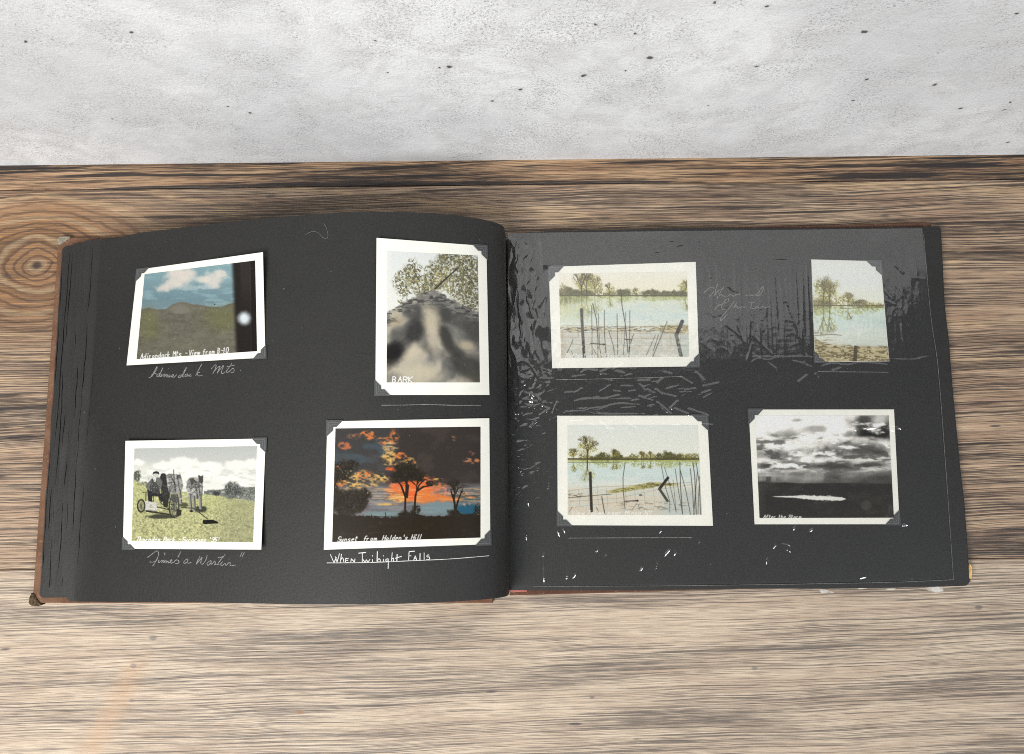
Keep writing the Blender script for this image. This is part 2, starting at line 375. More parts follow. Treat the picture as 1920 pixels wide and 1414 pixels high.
# ------------------------------------------------------------------ setting: planks and concrete board
table = empty('tabletop'); tag(table, 'rustic tabletop of brown and pale brushed wooden planks', 'tabletop', kind='structure')
def box(name, x0, x1, y0, y1, z0, z1, mat, parent, bev=0.0008):
    return prism(name, [(x0, y0), (x1, y0), (x1, y1), (x0, y1)], z0, z1, mat, parent, 0.0)
J1, J2 = 0.2070, -0.0445
def plank(y0, y1, mat):
    b = 0.0007; V = []; 
    for x in (-0.75, 0.75):
        V += [(x, y0, -0.022), (x, y0, -b), (x, y0 + b, 0), (x, y1 - b, 0), (x, y1, -b), (x, y1, -0.022)]
    f = [(i, (i + 1) % 6, 6 + (i + 1) % 6, 6 + i)[::-1] for i in range(6)] + [tuple(range(6)), tuple(range(6, 12))[::-1]]
    return mesh_obj('plank', V, f, M[mat], table)
plank(J1 + 0.0002, 0.40, 'plank_back'); plank(J2 + 0.0002, J1 - 0.0002, 'plank_mid'); plank(-0.42, J2 - 0.0002, 'plank_front')

wall = prism('concrete_wall', [(-0.46, WALL_Y), (0.46, WALL_Y), (0.46, WALL_Y + 0.012), (-0.46, WALL_Y + 0.012)], 0.0004, 0.66, M['concrete'])
tag(wall, 'pale grey pitted concrete backdrop board standing behind the album', 'wall', kind='structure')

# ------------------------------------------------------------------ album
album = empty('photo_album', (0, 0, 0))
tag(album, 'open brown leather photo album with charcoal black pages', 'photo album')
COVER_T = 0.0037
def quad_px(pts, z): return [tuple(map(float, on_z(a, b, z))) for a, b in pts]
prism('cover_board', quad_px([(60, 1131), (924, 1131), (930, 437), (109, 445)], COVER_T), 0.0003, COVER_T, M['leather'], album, 0.0006)
prism('cover_board', quad_px([(956, 1117), (1821, 1092), (1746, 417), (956, 436)], COVER_T), 0.0003, COVER_T, M['leather_red'], album, 0.0006)
prism('spine', quad_px([(921, 1104), (962, 1102), (962, 448), (921, 449)], 0.003), 0.0003, 0.0030, M['leather_red'], album, 0.0005)
prism('lining_strip', quad_px([(957, 1110), (988, 1109.5), (988, 1107), (957, 1107)], 0.005), COVER_T + 0.0001, 0.0050, M['pink'], album)
def blob_px(name, pts, z0, z1, mat, parent): return prism(name, quad_px(pts, z1), z0, z1, mat, parent, 0.0004)
blob_px('worn_corner', [(53, 1131), (58, 1136), (70, 1137), (77, 1134), (70, 1126), (64, 1115), (58, 1112), (54, 1122)], 0.0002, 0.0046, M['worn_corner'], album)
blob_px('worn_corner', [(106, 458), (112, 459), (131, 446), (130, 443), (112, 443), (107, 447)], 0.0002, 0.0044, M['frayed'], album)
blob_px('worn_corner', [(1816, 1085), (1822, 1086), (1824, 1064), (1819, 1056), (1816, 1062)], 0.0002, 0.0050, M['board_chip'], album)
blob_px('wear_or_painted_shade', [(1806, 1040), (1813, 1042), (1805, 960), (1800, 925)], 0.0002, 0.0046, M['board_chip'], album)

# profile of the arched left leaves: world x against height, measured across the page
PX = np.array([-0.2675, -0.2380, -0.2118, -0.1860, -0.1607, -0.1367, -0.1134, -0.0910, -0.0692, -0.0476, -0.0259, -0.0120, -0.0055, -0.0034, -0.0026, -0.0022])
PZ = np.array([0.0120, 0.0222, 0.0300, 0.0370, 0.0437, 0.0490, 0.0533, 0.0556, 0.0552, 0.0522, 0.0455, 0.0375, 0.0310, 0.0262, 0.0170, 0.0065])
_c = smooth_line(np.stack([PX, PZ], -1), 8)
def zL(x, y): return np.interp(x, _c[:, 0], _c[:, 1])
Z_R = 0.0066
def zR(x, y): return Z_R + 0 * np.asarray(x)

rngp = np.random.default_rng(5)
def left_leaf(k, tl, bl, top_leaf):
    dz = 0.0 if top_leaf else -(7 - k) * 0.00105
    zk = 0.012 + dz
    fac = 1.0 if top_leaf else (0.10, 0.26, 0.42, 0.58, 0.73, 0.87, 0.96)[k]
    x0t, y0t = map(float, on_z(*tl, zk)); x0b, y0b = map(float, on_z(*bl, zk))
    x0 = 0.5 * (x0t + x0b); cols = np.concatenate([x0 + np.array([0, .0002, .0006, .0012, .002, .003, .0045, .007]), np.linspace(max(x0 + .012, -0.266), -0.012, 60)])
    zc = np.where(cols < -0.2675, zk - (-0.2675 - cols) * 0.004, 0.012 + (np.interp(cols, _c[:, 0], _c[:, 1]) - 0.012) * fac + dz)
    tail = _c[_c[:, 0] > -0.0119]
    cols = np.concatenate([cols, tail[:, 0] + dz * 0.4]); zc = np.concatenate([zc, np.maximum(0.012 + (tail[:, 1] - 0.012) * np.where(tail[:, 1] > 0.012, fac, 1.0) + dz, 0.0046)])
    n = len(cols); t = np.clip((cols - x0) / (-0.01 - x0), 0, 1)
    yt = y0t + (0.1676 - y0t) * np.clip(t * 9, 0, 1) + (0 if top_leaf else -0.0004); yb = y0b + (-0.0606 - y0b) * np.clip(t * 3, 0, 1) + (0 if top_leaf else 0.0006)
    r = 0.0030; dx = np.clip(cols - x0, 0, r); cut = r - np.sqrt(np.maximum(r * r - (r - dx) ** 2, 0))
    yt = yt - cut; yb = yb + cut
    v = np.linspace(0, 1, 40)[:, None]
    Y = yt[None] * (1 - v) + yb[None] * v; X = np.repeat(cols[None], 40, 0); Z = np.repeat(zc[None], 40, 0)
    slant = (x0t - x0b); wgt = np.clip(1 - (cols - x0) / 0.05, 0, 1)[None]
    wav = (fbm(Y * 60 + k * 9, X * 0 + k, 3, k) - 0.5) * 0.0009
    X = X + (slant * (0.5 - v) + wav) * wgt
    Z = Z + np.maximum(fbm(Y * 26 + k * 5, X * 0 + k, 2, k + 40) - 0.35, 0) * (0.0006 if k < 2 else 0.0030) * np.clip(1 - (cols - x0) / 0.012, 0, 1)[None] ** 2
    o = sheet('page', X, Y, Z, 0.00038, M['page'] if top_leaf else M['page_edge'], album)
    # uneven black strip on the leaf edge, painting the shade between leaves
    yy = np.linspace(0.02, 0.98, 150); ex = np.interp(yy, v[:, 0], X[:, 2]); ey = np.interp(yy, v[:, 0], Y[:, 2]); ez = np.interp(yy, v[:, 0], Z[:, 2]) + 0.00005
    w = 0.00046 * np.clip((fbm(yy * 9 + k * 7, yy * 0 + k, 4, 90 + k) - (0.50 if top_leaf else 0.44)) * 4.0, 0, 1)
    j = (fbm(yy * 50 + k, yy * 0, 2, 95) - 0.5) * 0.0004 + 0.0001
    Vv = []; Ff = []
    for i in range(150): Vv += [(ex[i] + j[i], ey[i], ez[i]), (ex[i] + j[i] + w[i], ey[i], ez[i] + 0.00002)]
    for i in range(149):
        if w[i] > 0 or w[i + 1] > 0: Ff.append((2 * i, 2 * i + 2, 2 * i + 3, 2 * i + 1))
    mesh_obj('wear_or_painted_shade', Vv, Ff, M['gap_shade'], o)
    return o
LEAVES = [((118, 461), (73, 1123)), ((130, 457), (78, 1122)), ((135, 456), (88, 1121)), ((149, 454), (92, 1119)), ((155, 452), (103, 1116)), ((162, 449), (113, 1119)), ((173, 448), (124, 1130))]
for k, (a, b) in enumerate(LEAVES): left_leaf(k, a, b, False)
page_l = left_leaf(7, (191, 453), (140, 1128), True)

def right_leaf(z, right, top, bottom, dx, ch):
    """right page: outline as measured along its top, right and bottom edges"""
    ys = np.linspace(0, 1, 60)[:, None]
    xr_p = np.interp(np.linspace(425, 1097, 60), [p[1] for p in right], [p[0] for p in right])
    cols = np.concatenate([np.linspace(0, 0.985, 70), 1 - 0.015 * (1 - np.linspace(0, 1, 8)[1:]) ** 2])
    tx = 952 + (1763 + dx - 952) * cols; ty = np.interp(tx, [p[0] for p in top], [p[1] for p in top])
    bx = 953 + (1816 + dx - 953) * cols; by = np.interp(bx, [p[0] for p in bottom], [p[1] for p in bottom])
    rr = 9.0; d = np.clip(1763 + dx - tx, 0, rr); cut = rr - np.sqrt(np.maximum(rr * rr - (rr - d) ** 2, 0)); ty = ty + cut; by = by - cut
    ppx = tx[None] * (1 - ys) + bx[None] * ys; ppy = ty[None] * (1 - ys) + by[None] * ys
    bow = xr_p[:, None] - (1763 + (1816 - 1763) * ys)
    ppx = ppx + bow * cols[None] ** 3
    X, Y = on_z(ppx, ppy, z); Z = np.full_like(X, z)
    Z = Z + (fbm(X * 18, Y * 18, 2, 3) - 0.5) * 0.0004
    return sheet('page', X, Y, Z, 0.00040, M['page'], album)
R_EDGE = [(1763, 425), (1765, 464), (1770, 568), (1778, 637), (1786, 740), (1793, 812), (1798, 869), (1807, 948), (1813, 1035), (1816, 1097)]
R_TOP = [(945, 438), (980, 437), (1032, 433), (1188, 430), (1272, 428), (1376, 428), (1560, 428), (1700, 426), (1780, 424)]
R_BOT = [(945, 1107), (1195, 1107), (1380, 1104), (1500, 1104), (1643, 1102.6), (1763, 1100), (1830, 1098)]
right_leaf(0.0050, R_EDGE, R_TOP, R_BOT, -5, 0); right_leaf(0.0058, R_EDGE, R_TOP, R_BOT, 1.5, 0)
page_r = right_leaf(Z_R - 0.0001, R_EDGE, R_TOP, R_BOT, 0, 0)

# ------------------------------------------------------------------ pencil and ink on the pages
def sc_(strokes, ox, oy, k): return [[(ox + x / k, oy + y / k) for x, y in s] for s in strokes]
ADIR = sc_([[(165, 335), (195, 322), (240, 262), (280, 185), (302, 152), (290, 200), (255, 258), (222, 305), (205, 318)], [(212, 290), (255, 262), (290, 275)],
    [(345, 262), (305, 285), (298, 315), (330, 305), (362, 245), (395, 172), (378, 215), (345, 290), (348, 318), (372, 300)], [(385, 268), (365, 312), (395, 300), (420, 275), (432, 280), (412, 325)], [(483, 183), (488, 192)],
    [(412, 325), (450, 290), (470, 292), (455, 322), (475, 318), (500, 290), (515, 300), (498, 325), (480, 318)], [(515, 305), (535, 322), (550, 290), (572, 288), (555, 322), (580, 325), (625, 282)],
    [(700, 285), (665, 300), (650, 330), (690, 318), (740, 235), (785, 160), (750, 245), (715, 315), (740, 318)], [(800, 270), (765, 285), (755, 312), (785, 305), (805, 272), (792, 308), (825, 300)], [(858, 272), (835, 290), (832, 310), (866, 305)],
    [(1035, 108), (1000, 170), (960, 245), (932, 302)], [(1005, 242), (960, 262), (955, 275), (985, 305), (1045, 294)],
    [(1182, 196), (1215, 160), (1250, 124), (1268, 140), (1245, 210), (1212, 266)], [(1232, 232), (1290, 170), (1332, 146), (1310, 200), (1286, 262)], [(1300, 240), (1350, 175), (1388, 136), (1362, 210), (1352, 262), (1385, 262), (1420, 235)],
    [(1528, 95), (1480, 165), (1432, 240), (1460, 246), (1490, 225)], [(1440, 158), (1500, 145), (1572, 128)], [(1490, 225), (1545, 178), (1562, 215), (1545, 245), (1505, 246)], [(1660, 208), (1668, 226)]], 260, 670, 8.727)
TIME = sc_([[(135, 218), (165, 208), (225, 160), (285, 118), (312, 120), (328, 160), (310, 225), (270, 300), (230, 362)], [(178, 294), (225, 298), (275, 282)], [(425, 140), (427, 185)],
    [(335, 262), (318, 300), (345, 300), (375, 268), (385, 275), (375, 305)], [(375, 305), (410, 268), (420, 278), (408, 308), (440, 275), (455, 280), (440, 310), (470, 285), (488, 280), (480, 312), (505, 300)],
    [(505, 300), (545, 270), (535, 258), (515, 285), (530, 315), (570, 300)], [(690, 122), (668, 168), (640, 220)], [(575, 305), (590, 280), (612, 262), (640, 265), (660, 290), (645, 318), (600, 318)],
    [(800, 245), (765, 262), (738, 300), (750, 320), (790, 295), (808, 250), (798, 300), (815, 315), (862, 302)],
    [(1005, 205), (970, 265), (938, 335), (985, 280), (1040, 215)], [(1040, 215), (1020, 280), (1022, 330), (1060, 320), (1105, 250), (1122, 178)],
    [(1185, 270), (1140, 295), (1118, 330), (1140, 350), (1180, 305), (1192, 275), (1180, 325), (1210, 320), (1245, 282), (1255, 320), (1235, 340), (1275, 330)], [(1418, 172), (1350, 250), (1290, 335), (1320, 335)], [(1295, 225), (1345, 218), (1390, 205)],
    [(1375, 285), (1340, 335), (1370, 350), (1415, 315)], [(1488, 244), (1496, 250)], [(1415, 315), (1432, 350), (1470, 312), (1500, 310), (1495, 350), (1540, 352), (1592, 345)], [(1698, 128), (1680, 165), (1658, 206)], [(1735, 128), (1712, 172), (1688, 216)]], 260, 1020, 8.727)
WHEN = sc_([[(112, 142), (152, 232)], [(152, 232), (180, 175)], [(165, 165), (186, 230)], [(186, 230), (213, 132)], [(234, 138), (222, 230)], [(222, 205), (248, 182), (262, 232)], [(312, 188), (280, 190), (282, 230), (312, 230)], [(280, 208), (306, 208)],
    [(336, 230), (342, 190)], [(342, 190), (376, 228)], [(376, 228), (382, 190)], [(420, 130), (502, 122)], [(462, 126), (462, 228)], [(470, 200), (492, 230)], [(492, 230), (506, 200)], [(506, 200), (522, 230)], [(522, 230), (546, 195)],
    [(572, 150), (573, 166)], [(572, 195), (574, 228)], [(626, 110), (622, 222)], [(622, 222), (640, 192), (655, 200), (656, 224), (622, 224)], [(692, 155), (693, 164)], [(692, 192), (692, 222)], [(746, 192), (722, 196), (720, 218), (744, 214)], [(746, 192), (743, 300)],
    [(788, 122), (780, 216)], [(780, 195), (802, 184), (802, 216)], [(842, 140), (838, 214)], [(820, 186), (892, 164)], [(972, 112), (1034, 108)], [(972, 112), (966, 208)], [(966, 160), (996, 158)], [(1022, 206), (1040, 158)], [(1040, 158), (1054, 206)], [(1026, 186), (1050, 184)],
    [(1092, 128), (1090, 206)], [(1136, 124), (1136, 204)], [(1192, 150), (1170, 152), (1168, 170), (1190, 172), (1196, 192), (1180, 200), (1160, 196)]], 600, 1015, 5.818)
WLINE = sc_([[(75, 236), (400, 234), (700, 226), (1000, 212), (1250, 202), (1490, 188), (1845, 158)]], 600, 1015, 5.818)
MIRR = sc_([[(200, 318), (300, 230), (370, 195), (412, 230), (390, 310), (318, 382)], [(480, 135), (450, 240), (440, 300), (415, 378), (480, 290), (540, 240)], [(610, 180), (560, 260), (500, 370), (480, 420)], [(480, 375), (560, 350), (600, 375), (690, 375), (740, 345), (800, 378), (850, 350), (905, 340), (950, 325)],
    [(690, 262), (700, 275)], [(1030, 360), (1120, 355), (1200, 360), (1290, 330), (1250, 368), (1375, 350)], [(1300, 320), (1350, 230), (1405, 185), (1385, 270), (1310, 350)],
    [(420, 660), (480, 580), (560, 540), (690, 490), (700, 430), (640, 460), (560, 600), (600, 650), (650, 640)], [(820, 480), (740, 590), (640, 710), (550, 820), (560, 860), (680, 740)], [(880, 490), (800, 620), (860, 570), (900, 620), (970, 590), (1040, 610)], [(1110, 510), (1235, 495)], [(1175, 500), (1150, 610), (1220, 620), (1280, 590), (1330, 620), (1400, 575), (1430, 610), (1500, 590), (1560, 600)], [(1345, 490), (1350, 500)]], 1300, 520, 10.667)
ribbon('caption', ADIR, zL, 0.0001, 0.00042, M['pencil'], page_l, 1)
ribbon('caption', TIME, zL, 0.0001, 0.00042, M['pencil'], page_l, 2)
ribbon('caption', WHEN, zL, 0.0001, 0.00046, M['white_ink'], page_l, 3)
ribbon('ruled_line', WLINE, zL, 0.0001, 0.00032, M['white_ink'], page_l, 4)
ribbon('ruled_line', [[(715, 760), (760, 759.5), (800, 758.5), (850, 760), (902, 760)]], zL, 0.0001, 0.00036, M['pencil'], page_l, 5)
ribbon('caption', MIRR, zR, 0.00025, 0.00050, M['pencil_faint'], page_r, 6)
ribbon('ruled_line', [[(1043, 712), (1150, 710), (1280, 706)]], zR, 0.00025, 0.00035, M['pencil'], page_r, 7)
ribbon('ruled_line', [[(1534, 697), (1600, 697.5), (1666, 698)]], zR, 0.00025, 0.00035, M['pencil'], page_r, 8)
ribbon('ruled_line', [[(1066, 1009), (1180, 1008.5), (1297, 1008)]], zR, 0.00025, 0.00036, M['pencil'], page_r, 9)

# ------------------------------------------------------------------ painted photographs
FONT = {'A': '02 28 42;15 35', 'B': '02 08 28 37 36 25 05;25 34 33 22 02', 'E': '48 08 02 42;05 35', 'F': '48 08 02;05 35', 'H': '02 08;42 48;05 45', 'K': '02 08;48 05 42', 'M': '02 08 25 48 42',
    'N': '02 08 42 48', 'P': '02 08 38 47 46 35 05', 'R': '02 08 38 47 46 35 05;25 42', 'S': '47 38 18 07 06 15 35 44 43 32 12 03', 'T': '08 48;28 22', 'V': '08 22 48', 'Y': '08 25 48;25 22',
    'a': '35 15 04 03 12 32;35 32', 'c': '35 15 04 03 12 32', 'd': '35 15 04 03 12 32;38 32', 'e': '04 34 35 15 04 03 12 32', 'f': '38 28 17 12;05 35', 'g': '35 15 04 03 12 32;35 31 10 00', 'h': '02 08;04 15 25 34 32',
    'i': '15 12;17 18', 'k': '02 08;35 04 32', 'l': '18 12', 'm': '02 05;04 15 24 22;24 35 44 42', 'n': '02 05;04 15 25 34 32', 'o': '15 04 03 12 22 33 34 25 15', 'p': '05 00;04 15 25 34 33 22 02', 'r': '02 05;04 15 25',
    's': '35 15 04 33 32 02', 't': '18 13 22 32;06 36', 'u': '05 03 12 22 35;35 32', 'w': '05 12 25 32 45', 'y': '05 13 22;35 10 00', '-': '15 45', "'": '18 16', '0': '18 06 04 12 32 44 46 38 18', '1': '17 28 22', '3': '07 18 38 46 25 44 32 12 03', '5': '48 08 05 35 44 33 22 02'}
def lin(c): 
    c = np.asarray(c, float); return np.where(c <= 0.04045, c / 12.92, ((c + 0.055) / 1.055) ** 2.4)

class Cv:
    """a small raster of a printed photograph; X, Y are its own drawing units"""
    def __init__(s, quad, n, m, seed):
        q = np.array(quad, float); s.n, s.m = n, m
        u = ((np.arange(2 * n) + 0.5) / (2 * n))[None, :, None]; v = ((np.arange(2 * m) + 0.5) / (2 * m))[:, None, None]
        p = q[0] * (1 - u) * (1 - v) + q[1] * u * (1 - v) + q[2] * u * v + q[3] * (1 - u) * v
        s.X, s.Y = p[..., 0], p[..., 1]; s.c = np.zeros(s.X.shape + (3,)); s.rng = np.random.default_rng(seed); s.seed = seed
        s.px = (q[1][0] - q[0][0]) / (2 * n)
    def fill(s, m, col, a=1.0):
        col = np.asarray(col, float) / 255.0 if not (isinstance(col, np.ndarray) and col.ndim == 3) else col / 255.0
        m = np.clip(m, 0, 1)[..., None] * a; s.c = s.c * (1 - m) + col * m
    def vgrad(s, ys, cols):
        ys = np.array(ys, float); cols = np.array(cols, float)
        return np.stack([np.interp(s.Y, ys, cols[:, k]) for k in range(3)], -1)
    def nz(s, sx, sy, o=4, sd=0): return fbm(s.X / sx, s.Y / sy, o, s.seed * 31 + sd)
    def line(s, pts, w, col, a=1.0, w2=None):
        p = np.array(pts, float); w2 = w if w2 is None else w2; L = len(p) - 1
        for i in range(L):
            wa = w + (w2 - w) * i / max(L, 1); A, B = p[i], p[i + 1]; pad = wa + 3 * s.px
            x0, x1 = min(A[0], B[0]) - pad, max(A[0], B[0]) + pad; y0, y1 = min(A[1], B[1]) - pad, max(A[1], B[1]) + pad
            rows = np.where((s.Y.max(1) >= y0) & (s.Y.min(1) <= y1))[0]; cols = np.where((s.X.max(0) >= x0) & (s.X.min(0) <= x1))[0]
            if len(rows) == 0 or len(cols) == 0: continue
            sl = np.s_[rows[0]:rows[-1] + 1, cols[0]:cols[-1] + 1]; X, Y = s.X[sl], s.Y[sl]; d = B - A; t = np.clip(((X - A[0]) * d[0] + (Y - A[1]) * d[1]) / (d @ d + 1e-9), 0, 1)
            dist = np.hypot(X - A[0] - t * d[0], Y - A[1] - t * d[1]); mk = np.clip((wa / 2 - dist) / s.px + 0.5, 0, 1)[..., None] * a
            s.c[sl] = s.c[sl] * (1 - mk) + np.asarray(col, float) / 255 * mk
    def poly(s, pts, col, a=1.0, soft=None):
        p = np.array(pts, float); ins = np.zeros(s.X.shape, bool); j = len(p) - 1
        for i in range(len(p)):
            (xi, yi), (xj, yj) = p[i], p[j]
            if yi != yj: ins ^= ((yi > s.Y) != (yj > s.Y)) & (s.X < (xj - xi) * (s.Y - yi) / (yj - yi) + xi)
            j = i
        s.fill(ins.astype(float), col, a); return ins
    def ell(s, x, y, rx, ry, col, a=1.0, rough=0.0, sc=12.0, soft=0.15, sd=0):
        d = np.hypot((s.X - x) / rx, (s.Y - y) / ry)
        if rough: d = d + (s.nz(sc, sc, 3, sd) - 0.5) * 2 * rough
        s.fill(sst(1 + soft, 1 - soft, d), col, a)
    def leaves(s, x, y, rx, ry, cols, dens=0.5, sc=9.0, sd=0, a=1.0):
        d = np.hypot((s.X - x) / rx, (s.Y - y) / ry) + (s.nz(sc * 4, sc * 4, 3, sd) - 0.5) * 0.9
        m = sst(1.1, 0.6, d) * sst(1 - dens, 1 - dens + 0.12, s.nz(sc, sc, 3, sd + 3) + 0.12 * (1 - d))
        t = s.nz(sc * 0.8, sc * 0.8, 2, sd + 9); k = np.clip((t - 0.3) / 0.4, 0, 1)[..., None]
        s.fill(m, np.asarray(cols[0], float) * (1 - k) + np.asarray(cols[1], float) * k + np.zeros(s.X.shape + (3,)), a)
    def tree(s, x, y, h, col, spread=0.5, w=8.0, depth=5, flip=1, a=1.0, ang=-math.pi / 2):
        def rec(px, py, an, L, ww, d):
            qx = px + math.cos(an) * L; qy = py + math.sin(an) * L * flip
            s.line([(px, py), (qx, qy)], ww, col, a)
            if d == 0: return
            for k in range(3 if d > 2 else 2):
                rec(qx, qy, an + s.rng.uniform(-spread, spread), L * s.rng.uniform(0.62, 0.82), ww * 0.62, d - 1)
        rec(x, y, ang, h * 0.33, w, depth)
    def text(s, st, x, y, h, adv, slope, slant, w, col=(250, 250, 246), a=1.0):
        """baseline starts at x, y; h is the cap height; slope the rise of the baseline"""
        for ch in st:
            if ch in FONT:
                jx = s.rng.uniform(-.04, .04) * h
                for part in FONT[ch].split(';'):
                    pts = []
                    for t in part.split():
                        gx, gy = int(t[0]) / 4.0, (int(t[1]) - 2) / 6.0
                        pts.append((x + jx + gx * adv * 0.72 + gy * h * slant, y - gy * h))
                    s.line(pts, w * 0.74, col, a)
            k = 0.72 if ch in "il-' " else 1.0
            x += adv * k; y += slope * adv * k
    def specks(s, n, col=(240, 240, 235), r=(2, 5), a=0.8):
        for _ in range(n):
            i = s.rng.integers(0, s.X.shape[0]); j = s.rng.integers(0, s.X.shape[1])
            x, y = s.X[i, j], s.Y[i, j]; L = s.rng.uniform(*r); t = s.rng.uniform(-0.6, 0.6)
            s.line([(x, y), (x + L * math.cos(t), y + L * math.sin(t))], s.rng.uniform(2.0, 4.0), col, a * s.rng.uniform(0.4, 1))
    def result(s):
        g = (s.rng.random(s.c.shape[:2]) - 0.5)[..., None] * 0.07
        c = np.clip(s.c + g, 0, 1).reshape(s.m, 2, s.n, 2, 3).mean((1, 3)); mu = c.mean(-1, keepdims=True); return lin(np.clip(mu + (c - mu) * 0.86, 0, 1)) * 0.80

def paint_mountains(c):
    c.fill(np.ones_like(c.X), c.vgrad([150, 300, 560, 700], [(128, 166, 172), (124, 160, 168), (108, 138, 148), (122, 142, 146)]))
    c.fill(sst(0.5, 0.75, c.nz(160, 34, 4, 1)), (150, 186, 192), 0.5)
    for (x, y, rx, ry) in [(645, 330, 125, 78), (700, 300, 80, 70), (560, 400, 90, 45), (470, 440, 70, 38), (590, 260, 70, 60)]: c.ell(x, y, rx, ry, (220, 210, 198), 0.85, 0.5, 46, 0.55, int(x))
    for (x, y, rx, ry) in [(985, 345, 110, 62), (1050, 290, 62, 40), (880, 345, 80, 34), (980, 410, 60, 32)]: c.ell(x, y, rx, ry, (220, 211, 200), 0.85, 0.5, 40, 0.55, int(x))
    c.ell(720, 440, 130, 22, (170, 190, 192), 0.6, 0.4, 30, 0.4); c.ell(890, 425, 90, 22, (178, 196, 198), 0.6, 0.4, 30, 0.4)
    m = c.poly([(150, 660), (270, 648), (330, 636), (410, 656), (500, 650), (560, 605), (640, 578), (700, 580), (760, 602), (840, 606), (960, 630), (1050, 632), (1130, 600), (1190, 588), (1300, 600), (1300, 1250), (100, 1250)], (106, 103, 88))
    mm = m.astype(float)
    c.fill(mm * sst(0.4, 0.7, c.nz(120, 70, 4, 7)), (122, 118, 98), 0.6); c.fill(mm * sst(0.5, 0.7, c.nz(60, 26, 4, 8)), (88, 88, 74), 0.5)
    c.ell(330, 800, 95, 150, (116, 116, 62), 0.5, 0.3, 60, 0.6); c.ell(1080, 740, 190, 120, (112, 112, 62), 0.55, 0.3, 60, 0.6); c.ell(640, 655, 90, 40, (140, 136, 128), 0.55, 0.4, 30, 0.6)
    c.fill(mm * sst(0.58, 0.75, c.nz(22, 10, 3, 12)), (136, 132, 112), 0.35)
    e = 1178 + (c.Y - 180) * 0.045
    c.fill(sst(-34, 22, c.X - e), (34, 29, 26)); c.fill(sst(-6, 26, c.X - e - 60) * sst(700, 350, c.Y), (58, 50, 44), 0.6)
    c.fill(sst(-3, 3, c.X - 1357 - (c.Y - 200) * 0.012), (26, 21, 18), 0.85); c.line([(1352, 200), (1364, 1080)], 4, (80, 70, 60), 0.6)
    c.ell(1292, 745, 62, 62, (196, 208, 214), 1.0, 0.12, 30, 0.55); c.ell(1292, 745, 30, 34, (226, 234, 238), 0.8, 0, 1, 0.7)
    c.ell(992, 602, 7, 6, (20, 20, 22)); c.specks(46, (226, 224, 212), (4, 14))
    c.text('Adirondack Mts - View from B-10', 240, 1156, 52, 31.5, -0.072, 0.15, 9)
def paint_bark(c):
    c.fill(np.ones_like(c.X), c.vgrad([160, 400, 620], [(226, 231, 230), (232, 235, 228), (236, 236, 228)]))
    c.fill(sst(240, 180, c.X), (238, 238, 228), 0.8)
    O = [(78, 78, 66), (158, 152, 104)]
    for i, (x, y, rx, ry, d) in enumerate([(380, 320, 80, 90, .56), (310, 400, 90, 90, .58), (420, 400, 90, 80, .55), (330, 480, 70, 40, .5), (640, 270, 120, 120, .6), (560, 340, 100, 100, .6), (800, 300, 130, 150, .66), (720, 430, 130, 130, .6), (830, 470, 110, 150, .62), (540, 420, 90, 70, .62), (800, 570, 130, 60, .6), (310, 540, 60, 26, .5), (450, 480, 80, 50, .6), (700, 220, 150, 50, .6)]):
        c.leaves(x, y, rx, ry, O, d, 9.0, i * 5)
    c.leaves(600, 380, 120, 140, [(150, 140, 78), (196, 188, 120)], .40, 10, 91); c.leaves(360, 400, 110, 120, [(150, 140, 78), (200, 192, 128)], .36, 10, 95)
    c.fill(sst(0.62, 0.68, c.nz(11, 11, 2, 97)) * sst(180, 320, c.X) * sst(640, 560, c.Y), (232, 234, 226), 0.7)
    c.line([(550, 450), (640, 365), (715, 300)], 14, (66, 58, 50), 0.95, 8); c.line([(385, 310), (430, 390)], 9, (80, 72, 58), 0.8); c.line([(715, 300), (790, 230)], 6, (80, 74, 60), 0.6)
    top = np.interp(c.X, [150, 185, 250, 330, 410, 470, 540, 600, 650, 740, 880, 950], [655, 632, 598, 545, 505, 480, 472, 486, 530, 578, 632, 655])
    m = sst(-14, 12, c.Y - top + (c.nz(20, 14, 3, 5) - 0.5) * 26)
    base = c.nz(130, 170, 3, 41)
    c.fill(m, (152, 148, 138)); c.fill(m * sst(0.42, 0.62, base), (196, 186, 162), 0.8); c.fill(m * sst(0.54, 0.36, base), (110, 108, 102), 0.7)
    def bl(x, y, rx, ry, col, a):
        X0 = c.X; c.X = X0 - (0.55 if x > 560 else (-0.35 if x < 450 else 0.12)) * (c.Y - y); c.ell(x, y, rx, ry, col, a, 0.32, 60, 0.62, int(x + y)); c.X = X0
    for q in [(230, 940, 85, 95, (24, 24, 24), 1.0), (395, 770, 70, 110, (46, 46, 46), .9), (640, 830, 62, 190, (52, 52, 50), .9), (620, 640, 60, 80, (56, 56, 54), .8), (790, 1040, 120, 120, (56, 55, 52), .85), (840, 760, 90, 130, (62, 62, 60), .75), (280, 780, 60, 50, (80, 78, 74), .6),
              (380, 630, 70, 60, (66, 66, 64), .7), (880, 1120, 60, 60, (70, 66, 56), .7), (720, 690, 70, 60, (70, 70, 68), .7), (500, 900, 46, 40, (110, 104, 92), .6), (520, 700, 60, 110, (212, 198, 166), .85), (380, 930, 60, 60, (208, 195, 166), .8), (430, 1100, 170, 70, (206, 194, 166), .8), (780, 880, 60, 40, (196, 182, 150), .8), (540, 840, 40, 100, (202, 190, 164), .8), (250, 700, 50, 40, (168, 150, 116), .5)]:
        bl(q[0], q[1], q[2], q[3], q[4], q[5])
    band = m * sst(150, 30, c.Y - top)
    c.fill(band * sst(0.45, 0.6, c.nz(40, 13, 4, 77)), (60, 60, 60), 0.85); c.fill(band * sst(0.58, 0.7, c.nz(34, 12, 4, 79)), (160, 156, 146), 0.7)
    c.specks(14, (220, 214, 196), (4, 10)); c.text('BARK', 226, 1158, 42, 40, 0, 0.1, 9)
